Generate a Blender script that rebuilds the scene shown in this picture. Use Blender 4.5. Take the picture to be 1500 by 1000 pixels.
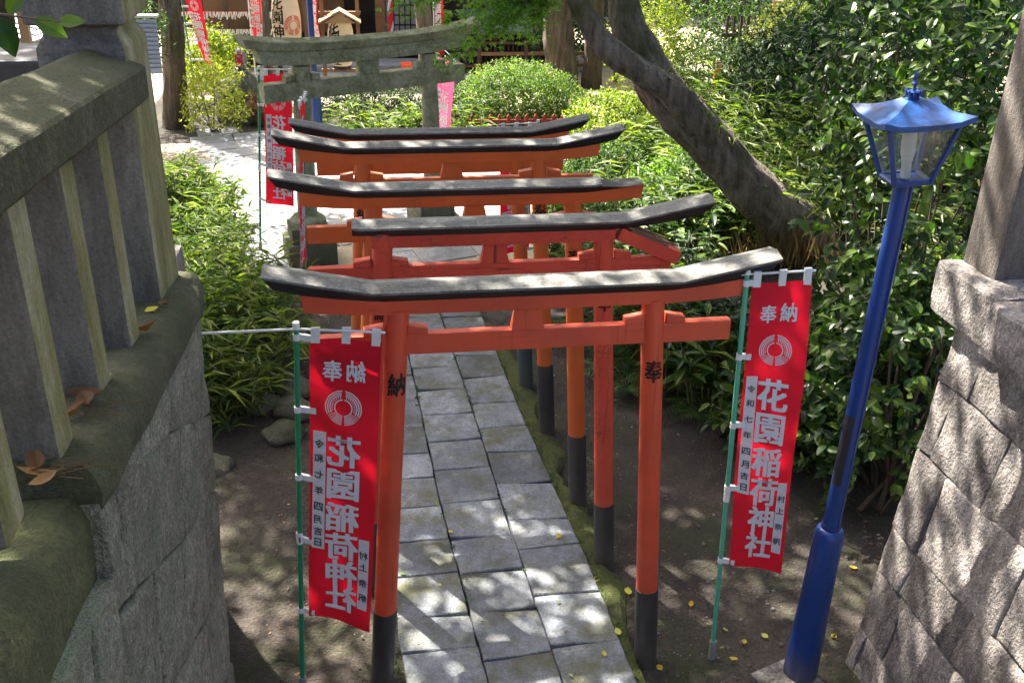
import bpy, bmesh, math, random
import numpy as np
from mathutils import Vector, Matrix, noise

scene = bpy.context.scene
for o in list(bpy.data.objects):
    bpy.data.objects.remove(o)
COL = scene.collection
rnd = random.Random(7)
rng = np.random.default_rng(7)

# ------------------------------------------------------------------ camera, sky, sun, exposure
cam = bpy.data.objects.new('camera', bpy.data.cameras.new('camera'))
COL.objects.link(cam)
cam.data.sensor_width = 36.0
cam.data.lens = 36.0 * 1.444 / 1.5
cam.data.clip_start = 0.05
cam.data.clip_end = 400
PITCH, YAW, ROLL = 0.453, 0.160, 0.024
fw = Vector((math.sin(YAW)*math.cos(PITCH), math.cos(YAW)*math.cos(PITCH), -math.sin(PITCH)))
rt = Vector((math.cos(YAW), -math.sin(YAW), 0)); up = rt.cross(fw)
r2 = math.cos(ROLL)*rt + math.sin(ROLL)*up; u2 = -math.sin(ROLL)*rt + math.cos(ROLL)*up
M = Matrix((r2, u2, -fw)).transposed().to_4x4()
M.translation = Vector((-0.7764, -4.3548, 4.2984))
cam.matrix_world = M
scene.camera = cam

TO_SUN = Vector((-0.50, 0.86, 1.30)).normalized()
SUN_EL = math.asin(TO_SUN.z); SUN_AZ = math.atan2(TO_SUN.x, TO_SUN.y)
world = bpy.data.worlds.new('World'); scene.world = world; world.use_nodes = True
wn = world.node_tree.nodes; wl = world.node_tree.links
sky = wn.new('ShaderNodeTexSky'); sky.sky_type = 'NISHITA'; sky.sun_disc = False
sky.air_density = 0.8; sky.dust_density = 6.0; sky.ozone_density = 0.45
sky.sun_elevation = SUN_EL; sky.sun_rotation = SUN_AZ
wn['Background'].inputs[1].default_value = 0.072
wl.new(sky.outputs[0], wn['Background'].inputs[0])
sl = bpy.data.lights.new('sun', 'SUN'); sl.energy = 5.0; sl.angle = math.radians(0.53); sl.color = (1.0, 0.94, 0.85)
sun = bpy.data.objects.new('sun', sl); COL.objects.link(sun)
sun.rotation_euler = TO_SUN.to_track_quat('Z', 'Y').to_euler()
sun.location = TO_SUN * 60
scene.view_settings.view_transform = 'Standard'
scene.view_settings.look = 'None'
scene.view_settings.exposure = 2.6
scene.view_settings.gamma = 1.0
scene.view_settings.use_curve_mapping = False
scene.render.engine = 'CYCLES'
scene.cycles.use_denoising = True
scene.cycles.max_bounces = 8
scene.cycles.diffuse_bounces = 4
scene.cycles.transmission_bounces = 6
scene.cycles.transparent_max_bounces = 8
scene.cycles.sample_clamp_indirect = 6.0

# ------------------------------------------------------------------ materials
def new_mat(name):
    m = bpy.data.materials.new(name); m.use_nodes = True
    return m, m.node_tree.nodes, m.node_tree.links, m.node_tree.nodes['Principled BSDF']

def ramp(n, l, src, stops):
    r = n.new('ShaderNodeValToRGB')
    e = r.color_ramp.elements
    while len(e) < len(stops): e.new(0.5)
    for k, (p, c) in enumerate(stops):
        e[k].position = p; e[k].color = (*c, 1)
    l.new(src, r.inputs[0]); return r

def nz(n, l, scale, detail=4, rough=0.6, vec=None, stretch=None):
    t = n.new('ShaderNodeTexNoise'); t.inputs['Scale'].default_value = scale
    t.inputs['Detail'].default_value = detail; t.inputs['Roughness'].default_value = rough
    if vec is not None:
        if stretch:
            mp = n.new('ShaderNodeMapping'); mp.inputs['Scale'].default_value = stretch
            l.new(vec, mp.inputs[0]); vec = mp.outputs[0]
        l.new(vec, t.inputs['Vector'])
    return t

def mixc(n, l, fac, a, b, mode='MIX'):
    m = n.new('ShaderNodeMix'); m.data_type = 'RGBA'; m.blend_type = mode
    for s, v in ((m.inputs[0], fac), (m.inputs[6], a), (m.inputs[7], b)):
        if isinstance(v, (int, float)): s.default_value = v
        elif isinstance(v, tuple): s.default_value = (*v, 1)
        else: l.new(v, s)
    return m.outputs[2]

def vec_of(n, l, local=False):
    if local:
        tc = n.new('ShaderNodeTexCoord'); oi = n.new('ShaderNodeObjectInfo')
        ad = n.new('ShaderNodeVectorMath'); ad.operation = 'MULTIPLY_ADD'
        l.new(oi.outputs['Random'], ad.inputs[0]); ad.inputs[1].default_value = (37, 53, 71); l.new(tc.outputs['Object'], ad.inputs[2])
        return ad.outputs[0], oi.outputs['Random']
    return n.new('ShaderNodeNewGeometry').outputs['Position'], None

def bump(n, l, b, h, strength, dist):
    bp = n.new('ShaderNodeBump'); bp.inputs['Strength'].default_value = strength; bp.inputs['Distance'].default_value = dist
    l.new(h, bp.inputs['Height']); l.new(bp.outputs[0], b.inputs['Normal'])

def stone_mat(name, c1, c2, c3, scale=3.0, fine=60, bstr=0.6, bdist=0.02, rough=0.9, moss=None, moss_amt=0.5, local=False, stretch=None, tint=0.0, contrast=0.6):
    """mineral or soil surface: large blotches, speckle, optional moss blotches and moss on upward faces"""
    m, n, l, b = new_mat(name)
    v, rv = vec_of(n, l, local)
    a = nz(n, l, scale, 6, 0.65, v, stretch); f = nz(n, l, fine, 3, 0.7, v); mid = nz(n, l, scale*5, 5, 0.7, v, stretch)
    col = ramp(n, l, a.outputs[0], [(0.3, c1), (0.5, c2), (0.72, c3)]).outputs[0]
    sp = ramp(n, l, f.outputs[0], [(0.3, (0.55,)*3), (0.5, (1,)*3), (0.72, (1.5,)*3)]).outputs[0]
    col = mixc(n, l, contrast, col, sp, 'MULTIPLY')
    md = ramp(n, l, mid.outputs[0], [(0.32, (0.62,)*3), (0.65, (1.3,)*3)]).outputs[0]
    col = mixc(n, l, contrast, col, md, 'MULTIPLY')
    if contrast > 0.8:   # pale lichen specks and dark pits
        lz = nz(n, l, scale*9, 4, 0.8, v)
        col = mixc(n, l, ramp(n, l, lz.outputs[0], [(0.60, (0,)*3), (0.72, (0.55,)*3)]).outputs[0], col, tuple(min(0.6, 1.8*x+0.05) for x in c3))
        col = mixc(n, l, ramp(n, l, lz.outputs[0], [(0.28, (0.7,)*3), (0.38, (0,)*3)]).outputs[0], col, tuple(0.35*x for x in c1))
    if moss:
        ms = nz(n, l, scale*1.3, 6, 0.7, v)
        g = n.new('ShaderNodeNewGeometry'); sx = n.new('ShaderNodeSeparateXYZ'); l.new(g.outputs['Normal'], sx.inputs[0])
        ad = n.new('ShaderNodeMath'); ad.operation = 'MULTIPLY_ADD'; l.new(sx.outputs[2], ad.inputs[0]); ad.inputs[1].default_value = 0.12; l.new(ms.outputs[0], ad.inputs[2])
        k = ramp(n, l, ad.outputs[0], [(max(0.0, 0.62-moss_amt*0.35), (0,)*3), (min(1.0, 0.85-moss_amt*0.3), (1,)*3)]).outputs[0]
        mc = mixc(n, l, f.outputs[0], tuple(0.6*x for x in moss), tuple(1.4*x for x in moss))
        col = mixc(n, l, k, col, mc)
    if local and tint:
        tr = ramp(n, l, rv, [(0.0, (1-tint,)*3), (1.0, (1+tint,)*3)]).outputs[0]
        col = mixc(n, l, 1.0, col, tr, 'MULTIPLY')
    l.new(col, b.inputs['Base Color']); b.inputs['Roughness'].default_value = rough
    h = n.new('ShaderNodeMath'); h.operation = 'MULTIPLY_ADD'; l.new(mid.outputs[0], h.inputs[0]); h.inputs[1].default_value = 1.6; l.new(f.outputs[0], h.inputs[2])
    bump(n, l, b, h.outputs[0], bstr, bdist)
    return m

def paint_mat(name, c, dark, rough=0.5, grain=0.25, local=True, axis='Z', chips=None):
    m, n, l, b = new_mat(name)
    v, rv = vec_of(n, l, local)
    st = {'Z': (30, 30, 1.6), 'X': (1.6, 30, 30)}[axis]
    g = nz(n, l, 1.0, 5, 0.6, v, st); big = nz(n, l, 2.2, 4, 0.6, v); fine = nz(n, l, 26, 4, 0.7, v)
    col = mixc(n, l, ramp(n, l, big.outputs[0], [(0.35, (0,)*3), (0.75, (1,)*3)]).outputs[0], c, tuple(0.72*x for x in c))
    k = ramp(n, l, g.outputs[0], [(0.30, (1,)*3), (0.40, (0,)*3)]).outputs[0]
    km = n.new('ShaderNodeMath'); km.operation = 'MULTIPLY'; l.new(k, km.inputs[0]); km.inputs[1].default_value = grain
    col = mixc(n, l, km.outputs[0], col, dark)
    fade = ramp(n, l, nz(n, l, 5.0, 5, 0.7, v, (1, 1, 0.5)).outputs[0], [(0.55, (0,)*3), (0.8, (0.35,)*3)]).outputs[0]
    col = mixc(n, l, fade, col, tuple(min(1, 1.08*x+0.035) for x in c))
    run = ramp(n, l, nz(n, l, 1.0, 3, 0.6, v, (45, 45, 0.9)).outputs[0], [(0.60, (0,)*3), (0.75, (0.45,)*3)]).outputs[0]
    col = mixc(n, l, run, col, tuple(0.45*x for x in c))
    gp = n.new('ShaderNodeNewGeometry'); sz = n.new('ShaderNodeSeparateXYZ'); l.new(gp.outputs['Position'], sz.inputs[0])
    sm = n.new('ShaderNodeMath'); sm.operation = 'MULTIPLY_ADD'; l.new(fine.outputs[0], sm.inputs[0]); sm.inputs[1].default_value = 0.35; l.new(sz.outputs[2], sm.inputs[2])
    spl = ramp(n, l, sm.outputs[0], [(0.16, (0.75,)*3), (0.42, (0,)*3)]).outputs[0]
    col = mixc(n, l, spl, col, (0.10, 0.085, 0.068))
    ck = ramp(n, l, fine.outputs[0], [(0.25, (1,)*3), (0.29, (0,)*3)]).outputs[0]
    col = mixc(n, l, ck, col, chips or dark)
    l.new(col, b.inputs['Base Color'])
    rr = ramp(n, l, big.outputs[0], [(0.3, (rough-0.12,)*3), (0.7, (rough+0.12,)*3)]).outputs[0]
    l.new(rr, b.inputs['Roughness'])
    bump(n, l, b, g.outputs[0], 0.25, 0.004)
    return m

def leaf_mat(name, c1, c2, c3, trans=0.35, rough=0.42, tcol=None):
    m, n, l, b = new_mat(name)
    at = n.new('ShaderNodeAttribute'); at.attribute_name = 'tint'
    oi = n.new('ShaderNodeObjectInfo')
    ad = n.new('ShaderNodeMath'); ad.operation = 'MULTIPLY_ADD'; l.new(oi.outputs['Random'], ad.inputs[0]); ad.inputs[1].default_value = 0.3; l.new(at.outputs['Fac'], ad.inputs[2])
    col = ramp(n, l, ad.outputs[0], [(0.05, c1), (0.6, c2), (1.15 if False else 1.0, c3)]).outputs[0]
    l.new(col, b.inputs['Base Color']); b.inputs['Roughness'].default_value = rough; b.inputs['Specular IOR Level'].default_value = 0.32
    t = n.new('ShaderNodeBsdfTranslucent')
    tc = tcol or (1.6, 1.9, 0.8)
    l.new(mixc(n, l, 1.0, col, tc, 'MULTIPLY'), t.inputs[0])
    ms = n.new('ShaderNodeMixShader'); ms.inputs[0].default_value = trans
    l.new(b.outputs[0], ms.inputs[1]); l.new(t.outputs[0], ms.inputs[2])
    l.new(ms.outputs[0], n['Material Output'].inputs[0])
    return m

def plain(name, c, rough=0.5, metal=0.0, var=0.15, scale=8, trans=0.0, bmp=0.0):
    m, n, l, b = new_mat(name)
    v, rv = vec_of(n, l, True)
    a = nz(n, l, scale, 5, 0.65, v)
    col = mixc(n, l, ramp(n, l, a.outputs[0], [(0.3, (0,)*3), (0.7, (1,)*3)]).outputs[0], tuple((1-var)*x for x in c), tuple((1+var)*x for x in c))
    l.new(col, b.inputs['Base Color']); b.inputs['Roughness'].default_value = rough; b.inputs['Metallic'].default_value = metal
    if bmp: bump(n, l, b, a.outputs[0], 0.4, bmp)
    if trans:
        t = n.new('ShaderNodeBsdfTranslucent'); l.new(col, t.inputs[0])
        ms = n.new('ShaderNodeMixShader'); ms.inputs[0].default_value = trans
        l.new(b.outputs[0], ms.inputs[1]); l.new(t.outputs[0], ms.inputs[2]); l.new(ms.outputs[0], n['Material Output'].inputs[0])
    return m

MT = {}
MT['dirt'] = stone_mat('dirt', (0.022, 0.017, 0.013), (0.046, 0.036, 0.028), (0.095, 0.075, 0.058), 1.1, 45, 1.0, 0.03, 0.95, moss=(0.035, 0.042, 0.013), moss_amt=0.10, contrast=0.78)
MT['moss'] = stone_mat('moss', (0.040, 0.045, 0.014), (0.075, 0.088, 0.017), (0.12, 0.13, 0.028), 4, 90, 1.0, 0.02, 0.95)
MT['sand'] = stone_mat('sand', (0.26, 0.215, 0.14), (0.34, 0.285, 0.195), (0.40, 0.34, 0.245), 0.8, 60, 0.4, 0.01, 0.95)
MT['paver'] = stone_mat('paver', (0.120, 0.133, 0.148), (0.200, 0.217, 0.235), (0.30, 0.313, 0.322), 2.6, 75, 0.85, 0.012, 0.72, moss=(0.10, 0.10, 0.05), moss_amt=0.18, local=True, tint=0.38, contrast=0.7)
MT['plaza_paver'] = stone_mat('plaza_paver', (0.19, 0.195, 0.20), (0.27, 0.275, 0.275), (0.35, 0.345, 0.34), 1.5, 60, 0.5, 0.01, 0.85, local=True, tint=0.12)
MT['green_stone'] = stone_mat('green_stone', (0.085, 0.083, 0.058), (0.15, 0.145, 0.095), (0.22, 0.21, 0.15), 2.2, 85, 0.8, 0.015, 0.9, moss=(0.085, 0.095, 0.03), moss_amt=0.5)
MT['rail_stone'] = stone_mat('rail_stone', (0.045, 0.043, 0.022), (0.085, 0.082, 0.040), (0.135, 0.13, 0.068), 3, 80, 1.0, 0.02, 0.92, moss=(0.06, 0.066, 0.020), moss_amt=0.5, contrast=0.9)
MT['post_stone'] = stone_mat('post_stone', (0.11, 0.105, 0.08), (0.19, 0.18, 0.125), (0.30, 0.285, 0.22), 3.0, 85, 0.75, 0.012, 0.9, moss=(0.13, 0.13, 0.045), moss_amt=0.4, stretch=(2.2, 2.2, 0.5))
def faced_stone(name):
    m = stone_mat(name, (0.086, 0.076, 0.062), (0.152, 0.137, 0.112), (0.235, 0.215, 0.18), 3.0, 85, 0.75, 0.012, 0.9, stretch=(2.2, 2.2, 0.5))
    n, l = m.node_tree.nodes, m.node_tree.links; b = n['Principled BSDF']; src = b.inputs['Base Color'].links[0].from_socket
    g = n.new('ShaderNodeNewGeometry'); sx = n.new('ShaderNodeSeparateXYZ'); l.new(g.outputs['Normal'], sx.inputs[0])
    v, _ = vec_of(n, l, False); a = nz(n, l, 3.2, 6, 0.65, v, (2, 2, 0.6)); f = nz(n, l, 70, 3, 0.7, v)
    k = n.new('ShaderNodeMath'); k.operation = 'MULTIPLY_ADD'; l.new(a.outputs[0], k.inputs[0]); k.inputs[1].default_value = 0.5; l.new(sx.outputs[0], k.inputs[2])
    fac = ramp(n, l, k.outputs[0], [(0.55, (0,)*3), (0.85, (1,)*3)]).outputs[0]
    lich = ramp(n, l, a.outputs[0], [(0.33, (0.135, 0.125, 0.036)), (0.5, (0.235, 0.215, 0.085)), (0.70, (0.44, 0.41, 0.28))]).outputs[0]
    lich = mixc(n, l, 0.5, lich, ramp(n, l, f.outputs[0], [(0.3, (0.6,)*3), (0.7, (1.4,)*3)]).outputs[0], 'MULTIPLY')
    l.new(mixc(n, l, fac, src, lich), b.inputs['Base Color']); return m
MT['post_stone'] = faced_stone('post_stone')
MT['wall_stone'] = stone_mat('wall_stone', (0.20, 0.185, 0.125), (0.32, 0.30, 0.21), (0.45, 0.42, 0.32), 3.5, 70, 1.0, 0.03, 0.92, moss=(0.22, 0.27, 0.16), moss_amt=0.34, contrast=0.9, local=True, tint=0.2)
MT['moss_stone'] = stone_mat('moss_stone', (0.065, 0.068, 0.026), (0.125, 0.125, 0.045), (0.20, 0.19, 0.075), 3, 80, 1.0, 0.03, 0.93, moss=(0.075, 0.092, 0.028), moss_amt=0.5, contrast=0.9)
MT['grey_stone'] = stone_mat('grey_stone', (0.15, 0.13, 0.115), (0.28, 0.25, 0.225), (0.46, 0.42, 0.38), 3.2, 60, 1.0, 0.03, 0.9, local=True, tint=0.33, stretch=(1.6, 1.6, 0.7), contrast=0.85)
MT['brown_stone'] = stone_mat('brown_stone', (0.065, 0.054, 0.045), (0.115, 0.097, 0.082), (0.175, 0.15, 0.128), 3.2, 85, 0.6, 0.01, 0.9, stretch=(2.2, 2.2, 0.5))
MT['mortar'] = stone_mat('mortar', (0.05, 0.048, 0.04), (0.08, 0.075, 0.06), (0.12, 0.11, 0.09), 5, 80, 0.6, 0.01, 0.95)
MT['torii_stone'] = stone_mat('torii_stone', (0.16, 0.16, 0.09), (0.27, 0.265, 0.155), (0.37, 0.36, 0.245), 4, 70, 0.7, 0.012, 0.92, moss=(0.12, 0.13, 0.04), moss_amt=0.3, contrast=0.75)
MT['rock'] = stone_mat('rock', (0.07, 0.065, 0.05), (0.12, 0.11, 0.08), (0.2, 0.19, 0.15), 4, 60, 0.8, 0.02, 0.92, moss=(0.07, 0.09, 0.03), moss_amt=0.3)
MT['red_paint'] = paint_mat('red_paint', (0.68, 0.088, 0.034), (0.16, 0.03, 0.02), 0.48, 0.45)
MT['red_paint_x'] = paint_mat('red_paint_x', (0.68, 0.088, 0.034), (0.16, 0.03, 0.02), 0.48, 0.45, axis='X')
MT['worn_red'] = paint_mat('worn_red', (0.60, 0.080, 0.036), (0.07, 0.02, 0.015), 0.6, 0.75, chips=(0.05, 0.025, 0.02))
MT['worn_red_x'] = paint_mat('worn_red_x', (0.60, 0.080, 0.036), (0.07, 0.02, 0.015), 0.6, 0.75, axis='X', chips=(0.05, 0.025, 0.02))
for k_ in ('worn_red', 'worn_red_x'):
    n, l = MT[k_].node_tree.nodes, MT[k_].node_tree.links; b = n['Principled BSDF']; src = b.inputs['Base Color'].links[0].from_socket
    v, _ = vec_of(n, l, True); mp = n.new('ShaderNodeMapping'); mp.inputs['Scale'].default_value = (9, 9, 22) if k_ == 'worn_red' else (9, 22, 22); l.new(v, mp.inputs[0])
    vo = n.new('ShaderNodeTexVoronoi'); vo.feature = 'DISTANCE_TO_EDGE'; vo.inputs['Scale'].default_value = 1.6; l.new(mp.outputs[0], vo.inputs['Vector'])
    msk = nz(n, l, 2.5, 3, 0.6, v); mk = ramp(n, l, msk.outputs[0], [(0.50, (0,)*3), (0.62, (0.8,)*3)]).outputs[0]
    ck = ramp(n, l, vo.outputs['Distance'], [(0.02, (0.85,)*3), (0.05, (0,)*3)]).outputs[0]
    l.new(mixc(n, l, mixc(n, l, 1.0, ck, mk, 'MULTIPLY'), src, (0.05, 0.02, 0.014)), b.inputs['Base Color'])
MT['orange_paint'] = paint_mat('orange_paint', (0.60, 0.125, 0.022), (0.16, 0.04, 0.015), 0.5, 0.4)
MT['orange_paint_x'] = paint_mat('orange_paint_x', (0.60, 0.125, 0.022), (0.16, 0.04, 0.015), 0.5, 0.4, axis='X')
MT['black_paint'] = paint_mat('black_paint', (0.016, 0.015, 0.016), (0.06, 0.055, 0.05), 0.5, 0.35, axis='X')
MT['sleeve_black'] = paint_mat('sleeve_black', (0.045, 0.041, 0.040), (0.11, 0.10, 0.09), 0.45, 0.3)
MT['sleeve_green'] = paint_mat('sleeve_green', (0.06, 0.085, 0.08), (0.10, 0.12, 0.10), 0.5, 0.3)
MT['roof_grey'] = stone_mat('roof_grey', (0.06, 0.058, 0.05), (0.125, 0.122, 0.105), (0.21, 0.205, 0.18), 5, 60, 0.4, 0.005, 0.65, local=True, stretch=(0.5, 3, 3), contrast=0.85)
MT['broken_wood'] = paint_mat('broken_wood', (0.22, 0.13, 0.07), (0.05, 0.03, 0.02), 0.9, 0.8, axis='X')
MT['ink'] = plain('ink', (0.008, 0.008, 0.008), 0.6)
MT['cloth_red'] = plain('cloth_red', (0.60, 0.006, 0.022), 0.75, var=0.06, scale=4, trans=0.35)
MT['cloth_pink'] = plain('cloth_pink', (0.85, 0.10, 0.22), 0.75, var=0.06, scale=4, trans=0.35)
MT['cloth_white'] = plain('cloth_white', (0.78, 0.78, 0.80), 0.75, var=0.04, scale=4, trans=0.2)
MT['green_plastic'] = plain('green_plastic', (0.012, 0.22, 0.10), 0.35, var=0.1)
MT['aqua_plastic'] = plain('aqua_plastic', (0.09, 0.40, 0.26), 0.4, var=0.1)
MT['white_plastic'] = plain('white_plastic', (0.72, 0.72, 0.70), 0.45, var=0.05)
MT['grey_plastic'] = plain('grey_plastic', (0.22, 0.22, 0.21), 0.6, var=0.2)
MT['blue_paint'] = paint_mat('blue_paint', (0.010, 0.046, 0.21), (0.02, 0.03, 0.06), 0.34, 0.35)
MT['blue_roof'] = plain('blue_roof', (0.006, 0.055, 0.20), 0.42, metal=0.1, var=0.7, scale=14, bmp=0.004)
MT['black_plate'] = plain('black_plate', (0.02, 0.02, 0.025), 0.6)
MT['bulb_white'] = plain('bulb_white', (0.85, 0.85, 0.80), 0.3, var=0.02, trans=0.2)
MT['dark_wood'] = paint_mat('dark_wood', (0.06, 0.038, 0.026), (0.02, 0.014, 0.01), 0.7, 0.6)
MT['dark_wood_x'] = paint_mat('dark_wood_x', (0.06, 0.038, 0.026), (0.02, 0.014, 0.01), 0.7, 0.6, axis='X')
MT['brown_wood'] = paint_mat('brown_wood', (0.23, 0.12, 0.055), (0.10, 0.05, 0.025), 0.65, 0.5)
MT['pale_wood'] = paint_mat('pale_wood', (0.45, 0.27, 0.13), (0.22, 0.12, 0.06), 0.7, 0.5, axis='X')
MT['cream_board'] = paint_mat('cream_board', (0.50, 0.47, 0.34), (0.25, 0.22, 0.15), 0.8, 0.4, axis='X')
MT['grey_board'] = plain('grey_board', (0.24, 0.30, 0.42), 0.6, var=0.12)
MT['paper'] = plain('paper', (0.72, 0.62, 0.47), 0.7, var=0.07, trans=0.35)
MT['white_paper'] = plain('white_paper', (0.75, 0.74, 0.72), 0.8, var=0.08, trans=0.2)
MT['pale_tile'] = plain('pale_tile', (0.55, 0.56, 0.58), 0.5, var=0.2)
MT['green_roof'] = plain('green_roof', (0.035, 0.075, 0.05), 0.6, var=0.3)
MT['red_box'] = plain('red_box', (0.62, 0.07, 0.015), 0.5)
MT['fence_red'] = plain('fence_red', (0.22, 0.022, 0.014), 0.7, var=0.3)
MT['bib_red'] = plain('bib_red', (0.65, 0.01, 0.03), 0.8)
MT['brass'] = plain('brass', (0.5, 0.33, 0.1), 0.35, metal=0.8)
MT['bark'] = None
MT['near_black'] = plain('near_black', (0.012, 0.011, 0.010), 0.9)
MT['yellow_leaf'] = leaf_mat('yellow_leaf', (0.50, 0.33, 0.02), (0.62, 0.48, 0.05), (0.55, 0.55, 0.10), 0.15, 0.6)
MT['brown_leaf'] = leaf_mat('brown_leaf', (0.10, 0.042, 0.014), (0.18, 0.085, 0.026), (0.28, 0.15, 0.05), 0.12, 0.6)
MT['green_fallen'] = leaf_mat('green_fallen', (0.16, 0.25, 0.03), (0.22, 0.32, 0.06), (0.30, 0.36, 0.10), 0.15, 0.6)
MT['camellia'] = leaf_mat('camellia', (0.010, 0.028, 0.006), (0.027, 0.064, 0.010), (0.095, 0.15, 0.022), 0.34, 0.36)
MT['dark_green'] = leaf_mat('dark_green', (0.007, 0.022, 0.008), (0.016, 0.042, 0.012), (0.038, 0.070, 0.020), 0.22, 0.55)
MT['bamboo'] = leaf_mat('bamboo', (0.020, 0.042, 0.007), (0.055, 0.095, 0.012), (0.17, 0.21, 0.03), 0.36, 0.5)
MT['azalea'] = leaf_mat('azalea', (0.016, 0.042, 0.010), (0.036, 0.078, 0.018), (0.09, 0.145, 0.03), 0.33, 0.5)
MT['hedge_leaf'] = leaf_mat('hedge_leaf', (0.035, 0.085, 0.02), (0.085, 0.15, 0.03), (0.20, 0.24, 0.05), 0.36, 0.5)
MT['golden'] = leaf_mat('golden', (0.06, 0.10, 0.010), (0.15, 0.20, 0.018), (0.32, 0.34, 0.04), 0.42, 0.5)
MT['fern'] = leaf_mat('fern', (0.026, 0.060, 0.014), (0.050, 0.10, 0.022), (0.08, 0.14, 0.032), 0.33, 0.5)
MT['maple'] = leaf_mat('maple', (0.05, 0.115, 0.012), (0.10, 0.20, 0.02), (0.18, 0.29, 0.035), 0.5, 0.45)
MT['crown'] = leaf_mat('crown', (0.03, 0.065, 0.015), (0.055, 0.105, 0.02), (0.09, 0.15, 0.03), 0.22, 0.5)
MT['dry_grass'] = leaf_mat('dry_grass', (0.14, 0.09, 0.04), (0.22, 0.15, 0.07), (0.32, 0.24, 0.12), 0.2, 0.7)
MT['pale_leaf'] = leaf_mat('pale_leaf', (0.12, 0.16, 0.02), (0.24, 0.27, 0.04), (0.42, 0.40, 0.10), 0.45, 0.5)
MT['twig'] = plain('twig', (0.10, 0.07, 0.045), 0.85, var=0.3)
MT['green_stem'] = plain('green_stem', (0.10, 0.13, 0.04), 0.7, var=0.3)

def bark_mat(name, c1, c2, c3, moss_amt):
    m, n, l, b = new_mat(name)
    v, _ = vec_of(n, l, True)
    w = nz(n, l, 1.0, 6, 0.65, v, (11, 11, 1.6)); f = nz(n, l, 30, 4, 0.7, v); big = nz(n, l, 1.7, 4, 0.6, v)
    col = ramp(n, l, w.outputs[0], [(0.3, c1), (0.52, c2), (0.75, c3)]).outputs[0]
    k = ramp(n, l, big.outputs[0], [(0.62-moss_amt*0.3, (0,)*3), (0.8-moss_amt*0.2, (1,)*3)]).outputs[0]
    col = mixc(n, l, k, col, (0.11, 0.115, 0.03))
    l.new(col, b.inputs['Base Color']); b.inputs['Roughness'].default_value = 0.95
    h = n.new('ShaderNodeMath'); h.operation = 'MULTIPLY_ADD'; l.new(w.outputs[0], h.inputs[0]); h.inputs[1].default_value = 3.0; l.new(f.outputs[0], h.inputs[2])
    bump(n, l, b, h.outputs[0], 1.0, 0.09)
    return m
MT['bark'] = bark_mat('bark', (0.07, 0.052, 0.037), (0.30, 0.24, 0.18), (0.50, 0.42, 0.33), 0.36)
MT['bark_brown'] = bark_mat('bark_brown', (0.05, 0.036, 0.024), (0.17, 0.13, 0.09), (0.32, 0.26, 0.19), 0.4)

def glass_mat():
    m, n, l, b = new_mat('lamp_glass')
    t = n.new('ShaderNodeBsdfTransparent'); t.inputs[0].default_value = (0.86, 0.88, 0.86, 1)
    g = n.new('ShaderNodeBsdfGlossy'); g.inputs['Roughness'].default_value = 0.08
    d = n.new('ShaderNodeBsdfDiffuse'); d.inputs[0].default_value = (0.6, 0.62, 0.55, 1)
    f = n.new('ShaderNodeValue'); f.outputs[0].default_value = 0.07
    v, _ = vec_of(n, l, True); a = nz(n, l, 9, 5, 0.7, v)
    ms = n.new('ShaderNodeMixShader'); l.new(f.outputs[0], ms.inputs[0]); l.new(t.outputs[0], ms.inputs[1]); l.new(g.outputs[0], ms.inputs[2])
    k = ramp(n, l, a.outputs[0], [(0.4, (0.02,)*3), (0.75, (0.13,)*3)]).outputs[0]
    m2 = n.new('ShaderNodeMixShader'); l.new(k, m2.inputs[0]); l.new(ms.outputs[0], m2.inputs[1]); l.new(d.outputs[0], m2.inputs[2])
    l.new(m2.outputs[0], n['Material Output'].inputs[0])
    return m
MT['glass'] = glass_mat()

# ------------------------------------------------------------------ object helpers
def tag(o, label=None, cat=None, group=None, kind=None):
    if label: o['label'] = label
    if cat: o['category'] = cat
    if group: o['group'] = group
    if kind: o['kind'] = kind
    return o

def empty(name, loc=(0, 0, 0), rz=0.0, label=None, cat=None, group=None):
    o = bpy.data.objects.new(name, None); COL.objects.link(o)
    o.empty_display_size = 0.1
    o.location = loc; o.rotation_euler = (0, 0, rz)
    return tag(o, label, cat, group)

def link(name, me, parent=None):
    o = bpy.data.objects.new(name, me); COL.objects.link(o)
    if parent is not None: o.parent = parent
    return o

def copy_tree(o, parent=None):
    c = o.copy(); COL.objects.link(c)
    if parent is not None: c.parent = parent
    for ch in list(o.children):
        copy_tree(ch, c)
    return c

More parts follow.
